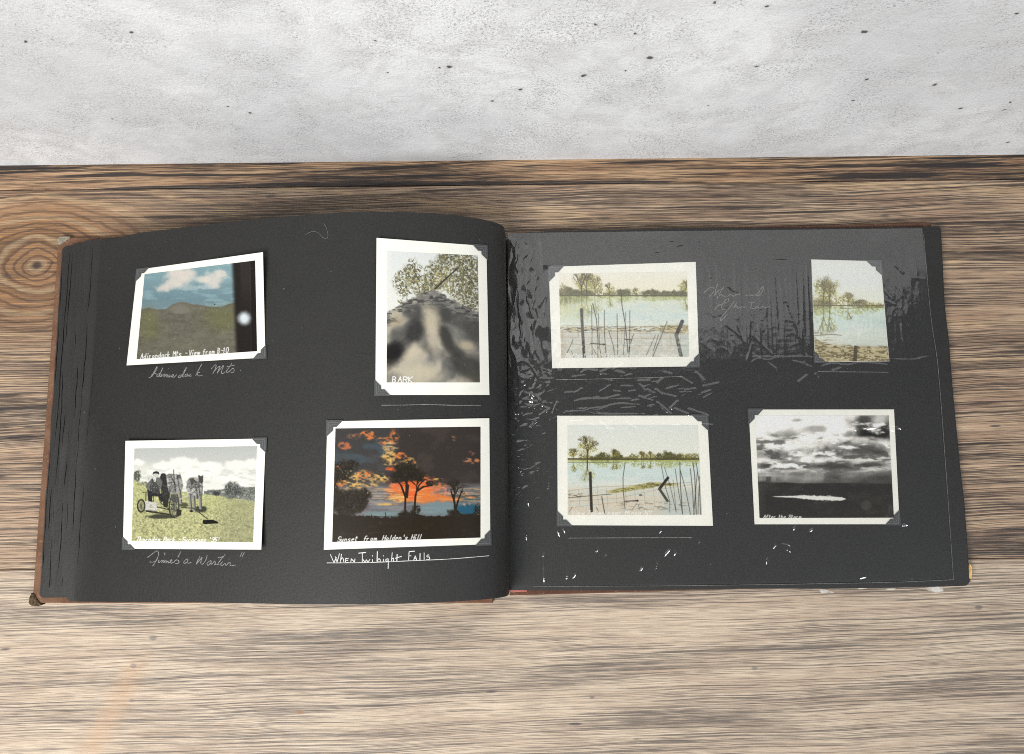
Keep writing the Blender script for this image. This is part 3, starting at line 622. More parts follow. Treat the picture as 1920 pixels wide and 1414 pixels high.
def paint_mower(c):
    c.fill(np.ones_like(c.X), c.vgrad([180, 320, 420, 640], [(184, 188, 184), (196, 198, 192), (228, 228, 218), (236, 235, 226)]))
    for (x, y, rx, ry) in [(680, 350, 130, 60), (500, 380, 100, 50), (250, 340, 60, 30), (920, 370, 100, 36), (1180, 360, 120, 40), (1320, 350, 60, 50), (600, 440, 240, 60), (1000, 440, 260, 60), (1200, 500, 200, 60)]: c.ell(x, y, rx, ry, (242, 241, 232), 0.9, 0.35, 40, 0.3, int(x))
    c.fill(sst(0.5, 0.66, c.nz(90, 22, 4, 6)) * sst(360, 420, c.Y), (206, 206, 198), 0.7)
    c.poly([(870, 612), (1000, 598), (1200, 580), (1400, 566), (1400, 760), (870, 700)], (128, 132, 122)); c.fill(sst(0.45, 0.62, c.nz(40, 14, 4, 9)) * sst(585, 610, c.Y) * sst(860, 900, c.X), (84, 88, 82), 0.7)
    c.fill(sst(0.58, 0.7, c.nz(26, 10, 3, 10)) * sst(600, 620, c.Y) * sst(880, 940, c.X), (190, 190, 180), 0.8)
    hill = np.interp(c.X, [180, 240, 330, 500, 700, 870, 1000, 1200, 1380], [500, 520, 556, 590, 620, 640, 656, 684, 716]); g = sst(-4, 4, c.Y - hill)
    c.fill(g, (168, 170, 116)); c.fill(g * sst(0.4, 0.65, c.nz(13, 11, 3, 20)), (206, 202, 138), 0.85); c.fill(g * sst(0.52, 0.7, c.nz(15, 11, 3, 24)), (124, 124, 82), 0.75)
    c.fill(g * sst(900, 660, c.Y), (190, 196, 122), 0.4); c.fill(g * sst(0.66, 0.74, c.nz(9, 8, 2, 28)), (232, 228, 176), 0.7); c.fill(g * sst(1040, 1340, c.X + 0.2 * c.Y), (136, 136, 108), 0.35)
    c.leaves(232, 470, 46, 60, [(60, 64, 56), (120, 124, 104)], .68, 8, 33); c.leaves(1150, 605, 95, 85, [(52, 56, 54), (126, 130, 122)], .74, 9, 35); c.leaves(990, 634, 48, 22, [(44, 46, 44), (90, 92, 88)], .8, 8, 37); c.leaves(1310, 640, 90, 60, [(80, 84, 78), (150, 154, 144)], .66, 9, 39); c.leaves(300, 540, 60, 20, [(110, 112, 90), (160, 160, 124)], .6, 8, 43)
    D = (40, 40, 40); c.ell(470, 850, 140, 20, (56, 56, 44), 0.9, 0.3, 20, 0.3); c.ell(840, 780, 60, 28, (50, 50, 42), 0.9, 0.3, 18, 0.3); c.ell(680, 740, 40, 22, (58, 58, 48), 0.8, 0.3, 18, 0.3)
    def horse(pts, legs, base):
        c.poly(pts, base); ins = c.poly(pts, base, 0).astype(float)
        c.fill(ins * sst(0.45, 0.62, c.nz(30, 40, 3, int(pts[0][0]))), (112, 112, 108), 0.75); c.fill(ins * sst(0.6, 0.72, c.nz(24, 30, 3, int(pts[0][1]))), (214, 212, 204), 0.7)
        for l in legs: c.line(l, 26, (150, 148, 142)); c.line([(a + 8, b) for a, b in l], 12, (86, 86, 84))
    horse([(500, 470), (540, 445), (600, 450), (650, 460), (665, 500), (675, 560), (660, 620), (600, 640), (520, 620), (500, 560)], [[(540, 600), (540, 680)], [(640, 600), (652, 720)]], (168, 166, 160))
    horse([(705, 520), (735, 485), (790, 478), (840, 500), (862, 520), (860, 640), (840, 680), (770, 690), (715, 640)], [[(735, 640), (748, 790)], [(775, 660), (780, 790)], [(835, 640), (838, 770)]], (172, 170, 164))
    c.poly([(815, 470), (822, 455), (835, 468), (852, 468), (862, 455), (864, 520), (850, 545), (825, 530)], (70, 70, 68)); c.poly([(610, 470), (622, 455), (648, 452), (655, 480), (630, 490)], (90, 88, 86))
    for l in [[(585, 410), (588, 500), (600, 600)], [(560, 470), (600, 560), (605, 620)], [(620, 470), (640, 600)], [(770, 490), (800, 600), (812, 680)], [(705, 572), (860, 572)], [(820, 520), (830, 650)], [(510, 535), (600, 530)], [(740, 500), (770, 560)]]: c.line(l, 8, (50, 50, 48), 0.9)
    c.poly([(742, 500), (765, 488), (800, 520), (810, 555), (775, 545), (745, 560)], (76, 74, 70))
    c.line([(640, 690), (720, 655)], 8, (200, 198, 180)); c.line([(655, 765), (770, 772), (905, 872)], 9, (66, 64, 54)); c.poly([(860, 882), (955, 880), (1005, 902), (1005, 915), (870, 924), (858, 910)], (26, 26, 22))
    c.ell(752, 800, 18, 10, D)
    # driver and helper on the mower
    c.poly([(455, 470), (500, 446), (515, 470), (525, 560), (545, 640), (530, 760), (490, 760), (470, 640), (460, 540)], (48, 48, 47))
    c.poly([(330, 545), (375, 495), (410, 480), (450, 482), (480, 520), (470, 570), (440, 640), (365, 640), (340, 600), (320, 570)], (106, 106, 102)); c.poly([(360, 560), (380, 490), (440, 560), (460, 640), (365, 640)], (62, 63, 63)); c.poly([(385, 480), (425, 470), (415, 520), (400, 525)], (222, 220, 210))
    c.poly([(335, 590), (375, 620), (440, 640), (470, 630), (490, 700), (470, 720), (440, 660), (380, 660), (385, 715), (345, 710)], (42, 42, 42)); c.ell(418, 455, 28, 26, (206, 202, 190), 1, 0, 1, 0.1)
    c.poly([(384, 455), (392, 432), (420, 422), (446, 432), (450, 458), (430, 446), (404, 446)], (44, 44, 42)); c.ell(487, 462, 26, 20, (52, 50, 48), 1, 0, 1, 0.1)
    c.poly([(305, 720), (330, 705), (432, 720), (430, 795), (310, 790)], (206, 204, 192)); c.line([(305, 790), (430, 800)], 6, (90, 88, 80))
    c.line([(325, 620), (322, 700)], 8, D); c.line([(290, 625), (335, 620)], 6, D); c.line([(395, 640), (395, 710)], 6, D)
    for (x, y, rx, ry, k) in [(278, 750, 34, 58, 7), (588, 760, 46, 100, 11)]:
        t = np.linspace(0, 2 * math.pi, 30); c.line([(x + rx * math.cos(a), y + ry * math.sin(a)) for a in t], 13, (46, 45, 42))
        for a in np.linspace(0, math.pi, k): c.line([(x - rx * math.cos(a), y - ry * math.sin(a)), (x + rx * math.cos(a), y + ry * math.sin(a))], 5, (80, 78, 72), 0.9)
    c.line([(330, 800), (540, 830)], 14, (44, 42, 36)); c.line([(430, 760), (560, 790)], 10, (56, 54, 48)); c.poly([(560, 640), (625, 640), (640, 700), (600, 720), (556, 700)], (84, 82, 78)); c.line([(440, 650), (460, 720), (540, 780)], 7, D)
    c.leaves(590, 760, 60, 110, [(30, 30, 28), (150, 148, 140)], .45, 9, 51); c.poly([(610, 780), (660, 790), (655, 840), (612, 850)], (52, 50, 42))
    for (x, y, rx, ry, dn, sd) in [(400, 570, 90, 110, .34, 211), (500, 620, 50, 130, .30, 213), (590, 540, 90, 110, .38, 215), (790, 590, 90, 120, .38, 217), (420, 760, 160, 60, .3, 219)]: c.leaves(x, y, rx, ry, [(34, 34, 32), (120, 118, 112)], dn, 7, sd, 0.8); c.leaves(x, y, rx * .9, ry * .9, [(190, 188, 178), (226, 224, 212)], dn - .06, 6, sd + 50, 0.55)
    c.specks(6); c.text("Thornden Park - Syracuse '35'", 232, 1082, 40, 29, 0.008, 0.35, 9, (252, 252, 246))
def paint_sunset(c):
    c.fill(np.ones_like(c.X), (58, 50, 46)); L = sst(760, 560, c.X + 0.30 * (c.Y - 300))
    c.fill(L, (62, 62, 62), 0.8); c.fill(L * sst(180, 330, c.Y) * sst(0.4, 0.62, c.nz(150, 60, 4, 3)), (66, 82, 92), 0.8); c.fill(sst(0.5, 0.7, c.nz(120, 80, 4, 4)), (74, 64, 58), 0.5)
    low = sst(600, 680, c.Y)
    c.fill(low, (112, 112, 116), 0.85); c.fill(low * sst(0.45, 0.65, c.nz(140, 16, 4, 6)), (140, 138, 138), 0.7); c.fill(low * sst(560, 300, c.X) * sst(720, 800, c.Y), (128, 104, 108), 0.5)
    c.ell(1060, 830, 200, 70, (120, 146, 152), 0.8, 0.2, 60, 0.5); c.ell(1310, 845, 110, 50, (20, 88, 118), 0.9, 0.25, 40, 0.4); c.ell(1290, 745, 120, 30, (26, 74, 92), 0.8, 0.3, 40, 0.4); c.ell(640, 885, 220, 26, (120, 150, 152), 0.7, 0.2, 40, 0.5)
    def glow(x, y, rx, ry, col, a=1.0, sd=0, sx=26, sy=14, th=0.42):
        d = np.hypot((c.X - x) / rx, (c.Y - y) / ry); c.fill(sst(1.1, 0.5, d + (c.nz(60, 40, 3, sd) - .5) * .8) * sst(th - 0.06, th + 0.26, c.nz(sx, sy, 5, sd + 1)), col, a)
    OR, YE, RD, PK = (232, 122, 52), (228, 176, 88), (240, 96, 36), (226, 132, 118)
    for q in [(460, 215, 90, 45, OR), (330, 225, 70, 30, (150, 96, 66)), (265, 300, 75, 40, (206, 108, 62)), (600, 260, 80, 44, OR), (680, 220, 60, 70, OR), (650, 320, 70, 60, (206, 168, 110)), (640, 390, 80, 60, YE), (750, 395, 70, 50, OR), (800, 425, 60, 30, YE), (660, 440, 80, 40, YE), (660, 500, 80, 26, RD), (850, 470, 30, 60, (220, 140, 70)), (1190, 240, 32, 30, (206, 140, 90)), (1350, 365, 36, 22, (150, 92, 78)), (1310, 430, 60, 36, (196, 122, 84)), (1380, 428, 30, 24, (216, 130, 74)), (220, 490, 46, 24, (200, 110, 60)),
              (350, 590, 180, 90, YE), (300, 640, 160, 50, YE), (430, 560, 90, 60, OR), (560, 575, 110, 44, YE), (230, 610, 80, 50, OR), (470, 630, 80, 30, YE), (1060, 640, 110, 36, OR), (1100, 690, 120, 40, PK), (1060, 590, 60, 14, YE), (1330, 730, 110, 26, OR), (1290, 800, 90, 12, (214, 150, 110)), (620, 800, 90, 14, YE)]:
        glow(*q[:5], 0.95, int(q[0] + q[1]))
    for q in [(720, 640, 90, 60, PK), (700, 690, 100, 70, OR), (840, 680, 90, 120, RD), (940, 680, 110, 110, PK), (930, 640, 80, 90, OR), (860, 740, 230, 50, OR), (1010, 745, 220, 40, OR), (1180, 760, 140, 26, OR), (720, 745, 110, 40, YE), (830, 640, 230, 90, RD), (900, 720, 260, 70, OR)]: glow(*q[:5], 1.0, int(q[0] * 2 + q[1]), 34, 10, 0.30)
    c.ell(835, 675, 44, 95, (244, 100, 40), 1.0, 0.15, 30, 0.25); c.fill(sst(0.56, 0.68, c.nz(110, 7, 3, 61)) * sst(630, 680, c.Y) * sst(800, 760, c.Y), (250, 190, 120), 0.55)
    B = (38, 31, 20); BL = [(30, 26, 18), (58, 48, 34)]
    hz = np.interp(c.X, [100, 250, 420, 600, 700, 760, 850, 900, 960, 1150, 1200, 1300, 1450], [880, 885, 900, 912, 910, 866, 880, 890, 900, 900, 870, 885, 880]); c.fill(sst(-6, 4, c.Y - hz + (c.nz(14, 12, 3, 66) - .5) * 30), (42, 33, 20))
    for q in [(180, 760, 110, 110), (330, 750, 130, 110), (400, 740, 100, 80), (260, 830, 130, 80), (190, 520, 150, 110), (290, 470, 90, 60), (220, 570, 80, 40), (400, 820, 60, 60)]: c.leaves(*q, BL, .62 if q[1] < 600 else .78, 12, int(q[0] + q[1]))
    c.line([(150, 700), (180, 620), (210, 540)], 14, B)
    for q in [(780, 500, 110, 60), (740, 560, 90, 60), (830, 540, 90, 60), (880, 580, 70, 40), (720, 600, 60, 30), (990, 620, 46, 26)]: c.leaves(*q, BL, .74, 11, int(q[0] * 3 + q[1]))
    for l in [[(772, 870), (776, 740), (790, 620), (800, 520)], [(852, 870), (862, 720), (890, 640), (940, 590)], [(776, 740), (740, 640), (700, 590)], [(790, 740), (800, 640)], [(870, 690), (930, 650), (1000, 640)], [(1200, 870), (1195, 790), (1165, 690)], [(1200, 860), (1225, 770), (1255, 690)], [(1195, 790), (1180, 720)]]: c.line(l, 17, B, 1, 8)
    for _ in range(3): c.tree(780, 700, 260, B, 0.9, 8, 4); c.tree(870, 720, 230, B, 0.9, 8, 4); c.tree(1195, 790, 200, B, 0.8, 7, 4)
    c.leaves(1210, 680, 90, 40, BL, .42, 10, 71); c.leaves(1190, 880, 70, 40, BL, .8, 10, 73); c.leaves(765, 890, 70, 40, BL, .85, 10, 75); c.leaves(860, 860, 50, 50, BL, .7, 10, 77); c.leaves(1390, 850, 40, 70, BL, .55, 10, 79)
    c.line([(450, 898), (560, 904), (700, 900)], 4, B); c.line([(485, 885), (485, 905)], 5, B); c.line([(605, 870), (610, 910)], 6, B); c.line([(150, 1062), (900, 1020)], 3, (84, 72, 52), .5)
    c.fill(sst(0.6, 0.8, c.nz(80, 30, 4, 81)) * sst(930, 980, c.Y), (62, 50, 32), 0.5); c.specks(8, (220, 210, 180), (3, 7))
    c.text("Sunset  from  Holden's Hill", 195, 1118, 42, 29.8, -0.028, 0.35, 8)
def water_scene(c, hz, big, small, sky, watr):
    c.fill(np.ones_like(c.X), sky)
    yy = c.Y - hz
    c.fill(sst(-3, 3, yy), watr)
    c.fill(sst(0.5, 0.7, c.nz(150, 22, 3, 2)) * sst(40, 120, yy), (206, 226, 222), 0.4)
    for (x, w, h, col, dn, sd) in small:
        c.leaves(x, hz - h * 0.40, w, h * 0.65, col, dn, 8, sd); c.leaves(x, hz + h * 0.42, w * 0.95, h * 0.6, [(150, 156, 84), (196, 204, 122)], dn * 0.75, 9, sd + 60, 0.75)
    for (x, h, w, n, col) in big:
        c.leaves(x, hz - h * 0.62, h * 0.46, h * 0.46, [(138, 130, 62), (206, 200, 112)], .60, 9, int(x)); c.leaves(x, hz + h * 0.66, h * 0.42, h * 0.45, [(176, 178, 92), (212, 214, 140)], .46, 10, int(x) + 9, 0.8)
        for k in range(n): c.tree(x + (k - (n - 1) / 2) * h * 0.22, hz - 6, h * (1 - 0.12 * k), col, 0.55, w, 5, 1, 0.85); c.tree(x + (k - (n - 1) / 2) * h * 0.22, hz + 6, h * (1 - 0.1 * k), (112, 108, 66), 0.5, w * .9, 4, -1, 0.55)
def paint_flood(c):
    G1, G2 = [(78, 76, 44), (134, 132, 74)], [(104, 98, 62), (170, 166, 98)]
    water_scene(c, 462, [(465, 240, 11, 2, (82, 72, 48)), (575, 190, 8, 1, (98, 86, 56)), (725, 115, 8, 1, (96, 84, 52)), (1492, 150, 9, 1, (96, 88, 50))],
        [(300, 130, 90, G1, .8, 3), (450, 140, 70, G1, .84, 5), (250, 60, 130, [(120, 112, 80), (160, 150, 100)], .6, 7), (620, 50, 90, G2, .55, 9), (870, 110, 76, G1, .8, 11), (990, 40, 80, G2, .55, 12), (1100, 70, 60, G1, .74, 13), (1180, 50, 70, G1, .75, 15), (1300, 120, 50, G1, .78, 17), (1440, 110, 60, G1, .82, 19), (720, 80, 40, G2, .7, 21)],
        c.vgrad([230, 330, 460], [(250, 246, 230), (250, 244, 222), (250, 244, 212)]), c.vgrad([462, 520, 680, 780, 860, 1090], [(222, 228, 176), (228, 234, 212), (220, 232, 222), (234, 236, 218), (216, 212, 196), (216, 214, 198)]))
    c.line([(205, 458), (1520, 462)], 12, (84, 80, 44), .9); c.fill(sst(520, 230, c.X) * sst(440, 480, c.Y) * sst(640, 500, c.Y) * sst(.35, .6, c.nz(14, 120, 3, 31)), (126, 122, 82), .8); c.fill(sst(620, 400, c.X) * sst(520, 560, c.Y) * sst(760, 640, c.Y), (222, 220, 154), .5)
    c.fill(sst(0.52, 0.7, c.nz(60, 16, 3, 33)) * sst(750, 620, np.abs(c.X - 1000)) * sst(500, 560, c.Y) * sst(800, 700, c.Y), (196, 220, 222), .4)
    shore = sst(40, 10, np.abs(c.Y - 800 - (c.X - 900) * -0.008)); c.fill(shore * sst(.42, .58, c.nz(46, 10, 3, 35)), (196, 180, 130), .8); c.fill(shore * sst(.52, .62, c.nz(30, 7, 3, 37)), (92, 78, 54), .85)
    c.ell(1400, 800, 170, 46, (214, 196, 132), .7, .3, 30, .4); c.fill(sst(.5, .6, c.nz(26, 8, 3, 39)) * sst(1180, 1260, c.X) * sst(50, 30, np.abs(c.Y - 800)), (110, 92, 56), .8)
    c.fill(sst(300, 220, c.X) * sst(760, 900, c.Y), (206, 170, 136), .5); c.fill(sst(1300, 1500, c.X) * sst(850, 900, c.Y), (206, 218, 208), .6)
    K = (62, 58, 52)
    for y in (760, 830, 880, 950): c.line([(225, y), (700, y + 12), (1530, y + 20)], 3, (120, 108, 88), .6)
    for x in range(240, 1500, 100): c.line([(x, 770), (x + 8, 960)], 3, (120, 110, 92), .4)
    c.line([(438, 600), (446, 760), (466, 1085)], 29, (74, 72, 68)); c.line([(1462, 722), (1402, 860)], 38, (52, 50, 46)); c.line([(1402, 860), (1420, 940), (1450, 1070)], 36, (112, 110, 102))
    for l, w in [([(542, 560), (545, 800), (546, 1085)], 8), ([(552, 540), (590, 700), (606, 900), (605, 1085)], 11), ([(608, 640), (625, 1000), (640, 1085)], 7), ([(670, 610), (672, 850), (690, 1085)], 9), ([(800, 645), (804, 900), (808, 1085)], 9), ([(838, 395), (850, 560), (885, 760), (916, 1085)], 11), ([(930, 610), (930, 760), (920, 1085)], 9), ([(886, 630), (876, 900), (860, 1080)], 7), ([(715, 820), (760, 960), (778, 1085)], 8), ([(355, 905), (290, 1045)], 8), ([(1190, 860), (1100, 1060)], 7), ([(1308, 722), (1250, 870), (1160, 1085)], 9), ([(1220, 860), (1160, 1050)], 7), ([(968, 850), (930, 960), (920, 1085)], 9), ([(550, 980), (590, 1060)], 6), ([(400, 780), (405, 880)], 5), ([(335, 1020), (360, 1080)], 5)]: c.line(l, w * .8, K, .85)
    c.line([(528, 945), (672, 956)], 9, K); c.ell(665, 955, 12, 10, K); c.line([(882, 905), (940, 907)], 8, K)
    c.fill(sst(0.6, 0.72, c.nz(40, 20, 3, 43)) * sst(860, 930, c.Y), (236, 232, 214), .6)
    c.text('Reflections - Flood o Flowlands - Spring', 276, 1092, 46, 31.5, -0.006, 0.3, 8)
def paint_mirror(c):
    G1, G2 = [(106, 98, 62), (150, 142, 88)], [(136, 126, 72), (196, 188, 110)]
    water_scene(c, 425, [(1000, 210, 10, 2, (110, 100, 56)), (1160, 100, 8, 1, (120, 108, 60))],
        [(960, 110, 66, G1, .82, 3), (1100, 60, 80, G2, .55, 5), (1240, 70, 60, G1, .7, 9), (1340, 90, 40, G2, .66, 11), (920, 50, 90, G2, .5, 13)],
        c.vgrad([60, 250, 420], [(238, 240, 234), (236, 240, 234), (242, 242, 218)]), c.vgrad([425, 450, 540, 620, 720], [(216, 228, 170), (222, 236, 222), (216, 234, 226), (232, 238, 226), (226, 228, 212)]))
    c.line([(900, 412), (1440, 414)], 7, (104, 96, 54)); c.line([(1100, 433), (1430, 428)], 4, (110, 110, 60)); c.ell(1230, 590, 60, 34, (236, 240, 232), .7, .3, 20, .5)
    sh = sst(-14, 12, c.Y - np.interp(c.X, [880, 960, 1060, 1120, 1480], [630, 690, 705, 712, 722]) + (c.nz(30, 12, 3, 21) - .5) * 30)
    c.fill(sh, (206, 192, 146)); c.fill(sh * sst(.46, .6, c.nz(28, 9, 3, 23)), (112, 98, 66), .8); c.fill(sh * sst(.6, .7, c.nz(18, 8, 3, 25)), (232, 222, 180), .7); c.fill(sst(.5, .62, c.nz(60, 7, 3, 27)) * sst(575, 620, c.Y) * sst(1090, 960, c.X), (150, 138, 96), .7)
    c.line([(908, 636), (1040, 628), (1110, 634)], 5, (96, 84, 58), .8); c.poly([(1206, 712), (1232, 712), (1226, 830), (1196, 832)], (98, 88, 66)); c.line([(885, 65), (910, 835)], 8, (240, 238, 226), .6)
def paint_minoa(c):
    G1, G2 = [(74, 70, 40), (130, 126, 64)], [(110, 102, 56), (176, 170, 92)]
    water_scene(c, 572, [(412, 205, 13, 1, (74, 62, 36)), (278, 110, 9, 1, (92, 80, 44)), (672, 90, 9, 2, (98, 88, 46)), (930, 80, 8, 2, (112, 100, 52)), (1010, 76, 8, 1, (116, 104, 56))],
        [(380, 70, 80, G2, .6, 3), (560, 80, 80, G1, .72, 5), (690, 70, 90, G1, .7, 7), (860, 60, 70, G2, .66, 9), (1000, 90, 70, G2, .6, 11), (1100, 60, 70, G1, .66, 13), (1190, 80, 90, G1, .82, 15), (1280, 60, 70, G1, .7, 17), (1370, 80, 64, G2, .66, 19), (1440, 40, 64, G2, .6, 20), (480, 60, 44, G1, .7, 21), (770, 60, 36, G2, .7, 23)],
        c.vgrad([240, 400, 560], [(236, 240, 232), (240, 242, 232), (246, 246, 230)]), c.vgrad([575, 600, 680, 790, 860, 1090], [(216, 224, 166), (224, 236, 226), (216, 232, 228), (232, 236, 224), (230, 220, 198), (224, 212, 190)]))
    c.line([(218, 560), (800, 562), (1465, 560)], 20, (84, 78, 38), .8); c.line([(218, 577), (1465, 574)], 6, (206, 212, 96), .8); c.line([(218, 590), (720, 592)], 8, (96, 92, 50), .6)
    c.fill(sst(.5, .68, c.nz(120, 20, 3, 29)) * sst(640, 700, c.Y) * sst(800, 740, c.Y), (198, 220, 224), .4); c.fill(sst(1060, 1200, c.X) * sst(820, 900, c.Y), (190, 206, 204), .55)
    wd_ = np.interp(c.X, [600, 760, 900, 1060, 1250], [872, 850, 822, 800, 800]); wm = sst(36, 14, np.abs(c.Y - wd_) * np.interp(c.X, [560, 700, 1000, 1250], [2.4, 1.4, 1, 2.2])) * sst(560, 660, c.X) * sst(1300, 1180, c.X)
    c.fill(wm, (176, 166, 84), .85); c.fill(wm * sst(.48, .6, c.nz(24, 8, 3, 31)), (98, 88, 46), .85); c.fill(wm * sst(.58, .68, c.nz(20, 8, 3, 33)), (222, 216, 130), .8)
    K = (66, 58, 46)
    c.line([(230, 862), (500, 824), (800, 812), (1400, 780)], 3, (124, 112, 84), .7); c.line([(230, 926), (420, 908), (640, 890)], 6, (86, 74, 50), .9); c.line([(235, 960), (700, 930), (1060, 850), (1400, 800)], 3, (124, 112, 84), .6); c.line([(240, 1020), (760, 960), (1000, 950)], 3, (124, 112, 84), .5)
    for x in range(240, 1100, 88): c.line([(x, 856 - (x - 240) * .05), (x + 14, 1000)], 3, (124, 112, 88), .5)
    c.fill(sst(.56, .66, c.nz(30, 6, 3, 35)) * sst(40, 20, np.abs(c.Y - 915)) * sst(400, 330, c.X), (84, 70, 46), .9)
    c.line([(440, 690), (444, 850), (452, 1050)], 26, (58, 52, 42)); c.line([(412, 560), (412, 660)], 10, (80, 68, 40)); c.line([(1172, 738), (1092, 842)], 27, (44, 40, 32)); c.line([(1092, 842), (1168, 955)], 24, (82, 76, 62))
    for l, w in [([(768, 595), (748, 740), (750, 860), (768, 1030)], 9), ([(548, 915), (572, 1050), (575, 1075)], 11), ([(1110, 620), (1150, 830), (1190, 960), (1190, 1060)], 7), ([(1140, 640), (1190, 800), (1250, 1060)], 6), ([(1240, 650), (1270, 850), (1310, 1070)], 7), ([(1285, 590), (1290, 800), (1310, 1080)], 10), ([(1290, 670), (1340, 850), (1385, 1085)], 8), ([(1382, 650), (1400, 800), (1420, 1085)], 9), ([(1408, 590), (1425, 720), (1440, 1080)], 10), ([(1440, 600), (1470, 800), (1480, 1085)], 8), ([(1450, 680), (1430, 900), (1415, 1085)], 8), ([(1220, 760), (1250, 1050)], 5), ([(1470, 720), (1455, 1080)], 7), ([(880, 980), (830, 1040)], 5), ([(890, 990), (910, 1045)], 5), ([(498, 1015), (515, 1050)], 6), ([(240, 1060), (270, 1010)], 5)]: c.line(l, w * .8, K, .82)
    c.line([(770, 958), (888, 952)], 10, K); c.ell(884, 953, 12, 10, K); c.ell(915, 900, 18, 7, K, .8, .3, 10)
    c.fill(sst(.55, .68, c.nz(46, 9, 3, 37)) * sst(1300, 1150, np.abs(c.X - 1050) + 900) * sst(950, 985, c.Y) * sst(1060, 1010, c.Y), (120, 112, 96), .7)
    c.text('View Taken near Minoa NY', 262, 1084, 36, 34, -0.002, 0.25, 8)
def paint_storm(c):
    t = c.nz(330, 120, 5, 1); base = np.interp(c.Y, [150, 300, 450, 700, 840], [240, 226, 196, 158, 112])
    v = np.clip(base + (t - .5) * 190, 60, 250)
    c.fill(np.ones_like(c.X), np.stack([v, v * .985, v * .945], -1))
    def cl(x, y, rx, ry, g, a, sd): c.ell(x, y, rx * 1.1, ry * 1.15, (g, g * .985, g * .95), a, .55, 80, .75, sd)
    for q in [(760, 230, 260, 90, 242, .9), (330, 260, 160, 60, 226, .7), (1090, 220, 110, 70, 222, .8), (1400, 250, 180, 130, 70, .9), (1300, 190, 60, 40, 90, .8), (1460, 200, 66, 40, 206, .85), (1430, 350, 170, 46, 52, .95), (820, 300, 110, 34, 150, .8), (640, 210, 50, 18, 120, .6), (480, 370, 200, 60, 168, .8), (400, 470, 200, 50, 236, .95), (1080, 420, 260, 34, 228, .8), (1350, 420, 160, 30, 214, .8), (1130, 470, 200, 50, 150, .9), (1330, 520, 230, 48, 98, .95), (900, 560, 150, 44, 88, .9), (560, 560, 170, 50, 128, .95), (300, 560, 90, 34, 150, .8), (720, 570, 60, 50, 216, .8), (280, 620, 90, 22, 210, .8), (1000, 610, 280, 28, 216, .85), (1400, 600, 150, 40, 206, .85), (330, 680, 110, 34, 86, .95), (600, 670, 170, 34, 110, .9), (1000, 680, 220, 30, 96, .9), (1380, 660, 90, 22, 92, .8), (480, 730, 300, 16, 200, .8), (1200, 715, 260, 16, 190, .75), (1480, 700, 90, 16, 196, .7), (300, 770, 110, 10, 210, .8), (900, 750, 300, 20, 110, .8)]:
        cl(*q[:4], q[4], q[5], int(q[0] + q[1]))
    f2 = fbm((c.X + 90 * c.nz(160, 90, 3, 51)) / 150, (c.Y + 40 * c.nz(120, 60, 3, 52)) / 46, 6, 407); c.fill(sst(.54, .72, f2) * sst(770, 700, c.Y), (252, 249, 240), .85)
    c.fill(sst(.48, .30, f2) * sst(300, 420, c.Y) * sst(770, 700, c.Y), (84, 82, 78), .7)
    v = c.c.mean(-1, keepdims=True); sky_ = sst(800, 740, c.Y)[..., None]; c.c = np.clip(c.c + ((v - .58) * 0.45 + .05) * sky_, 0, 1)
    ray_ = sst(.42, .66, fbm((c.X + (c.Y - 700) * .12) / 58, c.Y * 0 + 3.0, 2, 60)) * sst(660, 760, c.Y) * sst(860, 800, c.Y); c.fill(ray_ * sst(1200, 800, c.X), (176, 174, 168), .65); c.fill(sst(1150, 1500, c.X) * sst(700, 790, c.Y), (58, 56, 52), .8); c.fill(sst(780, 850, c.Y) * sst(.2, .7, c.nz(200, 60, 2, 62)), (96, 94, 88), .6)
    hz = np.interp(c.X, [200, 280, 360, 500, 640, 900, 1200, 1650], [836, 832, 846, 838, 850, 848, 846, 856]); g = sst(-8, 8, c.Y - hz); c.fill(g, (46, 44, 40)); c.fill(g * sst(.5, .7, c.nz(120, 60, 4, 66)), (60, 58, 52), .7); c.fill(sst(330, 240, c.X) * g, (92, 88, 78), .4); c.fill(g * sst(1000, 1180, c.Y), (52, 48, 42), .6)
    lk = np.abs(c.Y - np.interp(c.X, [370, 620, 850, 1120], [984, 986, 998, 1008])) / np.interp(c.X, [365, 450, 600, 700, 960, 1080, 1125], [1, 6, 11, 20, 26, 16, 1]); c.fill(sst(1.2, .7, lk + (c.nz(20, 8, 3, 70) - .5) * .8) * sst(360, 380, c.X) * sst(1130, 1110, c.X), (240, 238, 230))
    c.ell(1325, 1075, 52, 48, (76, 74, 68), .8, .15, 30, .2); c.ell(1370, 1140, 70, 20, (66, 63, 56), .6, .4, 30, .4); c.fill(sst(.6, .7, c.nz(12, 60, 3, 74)) * sst(1500, 1560, c.X) * sst(1040, 1120, c.Y), (110, 108, 100), .6)
    c.specks(26, (170, 166, 156), (3, 9)); c.text('After the Storm', 280, 1203, 32, 27, 0, .3, 8)

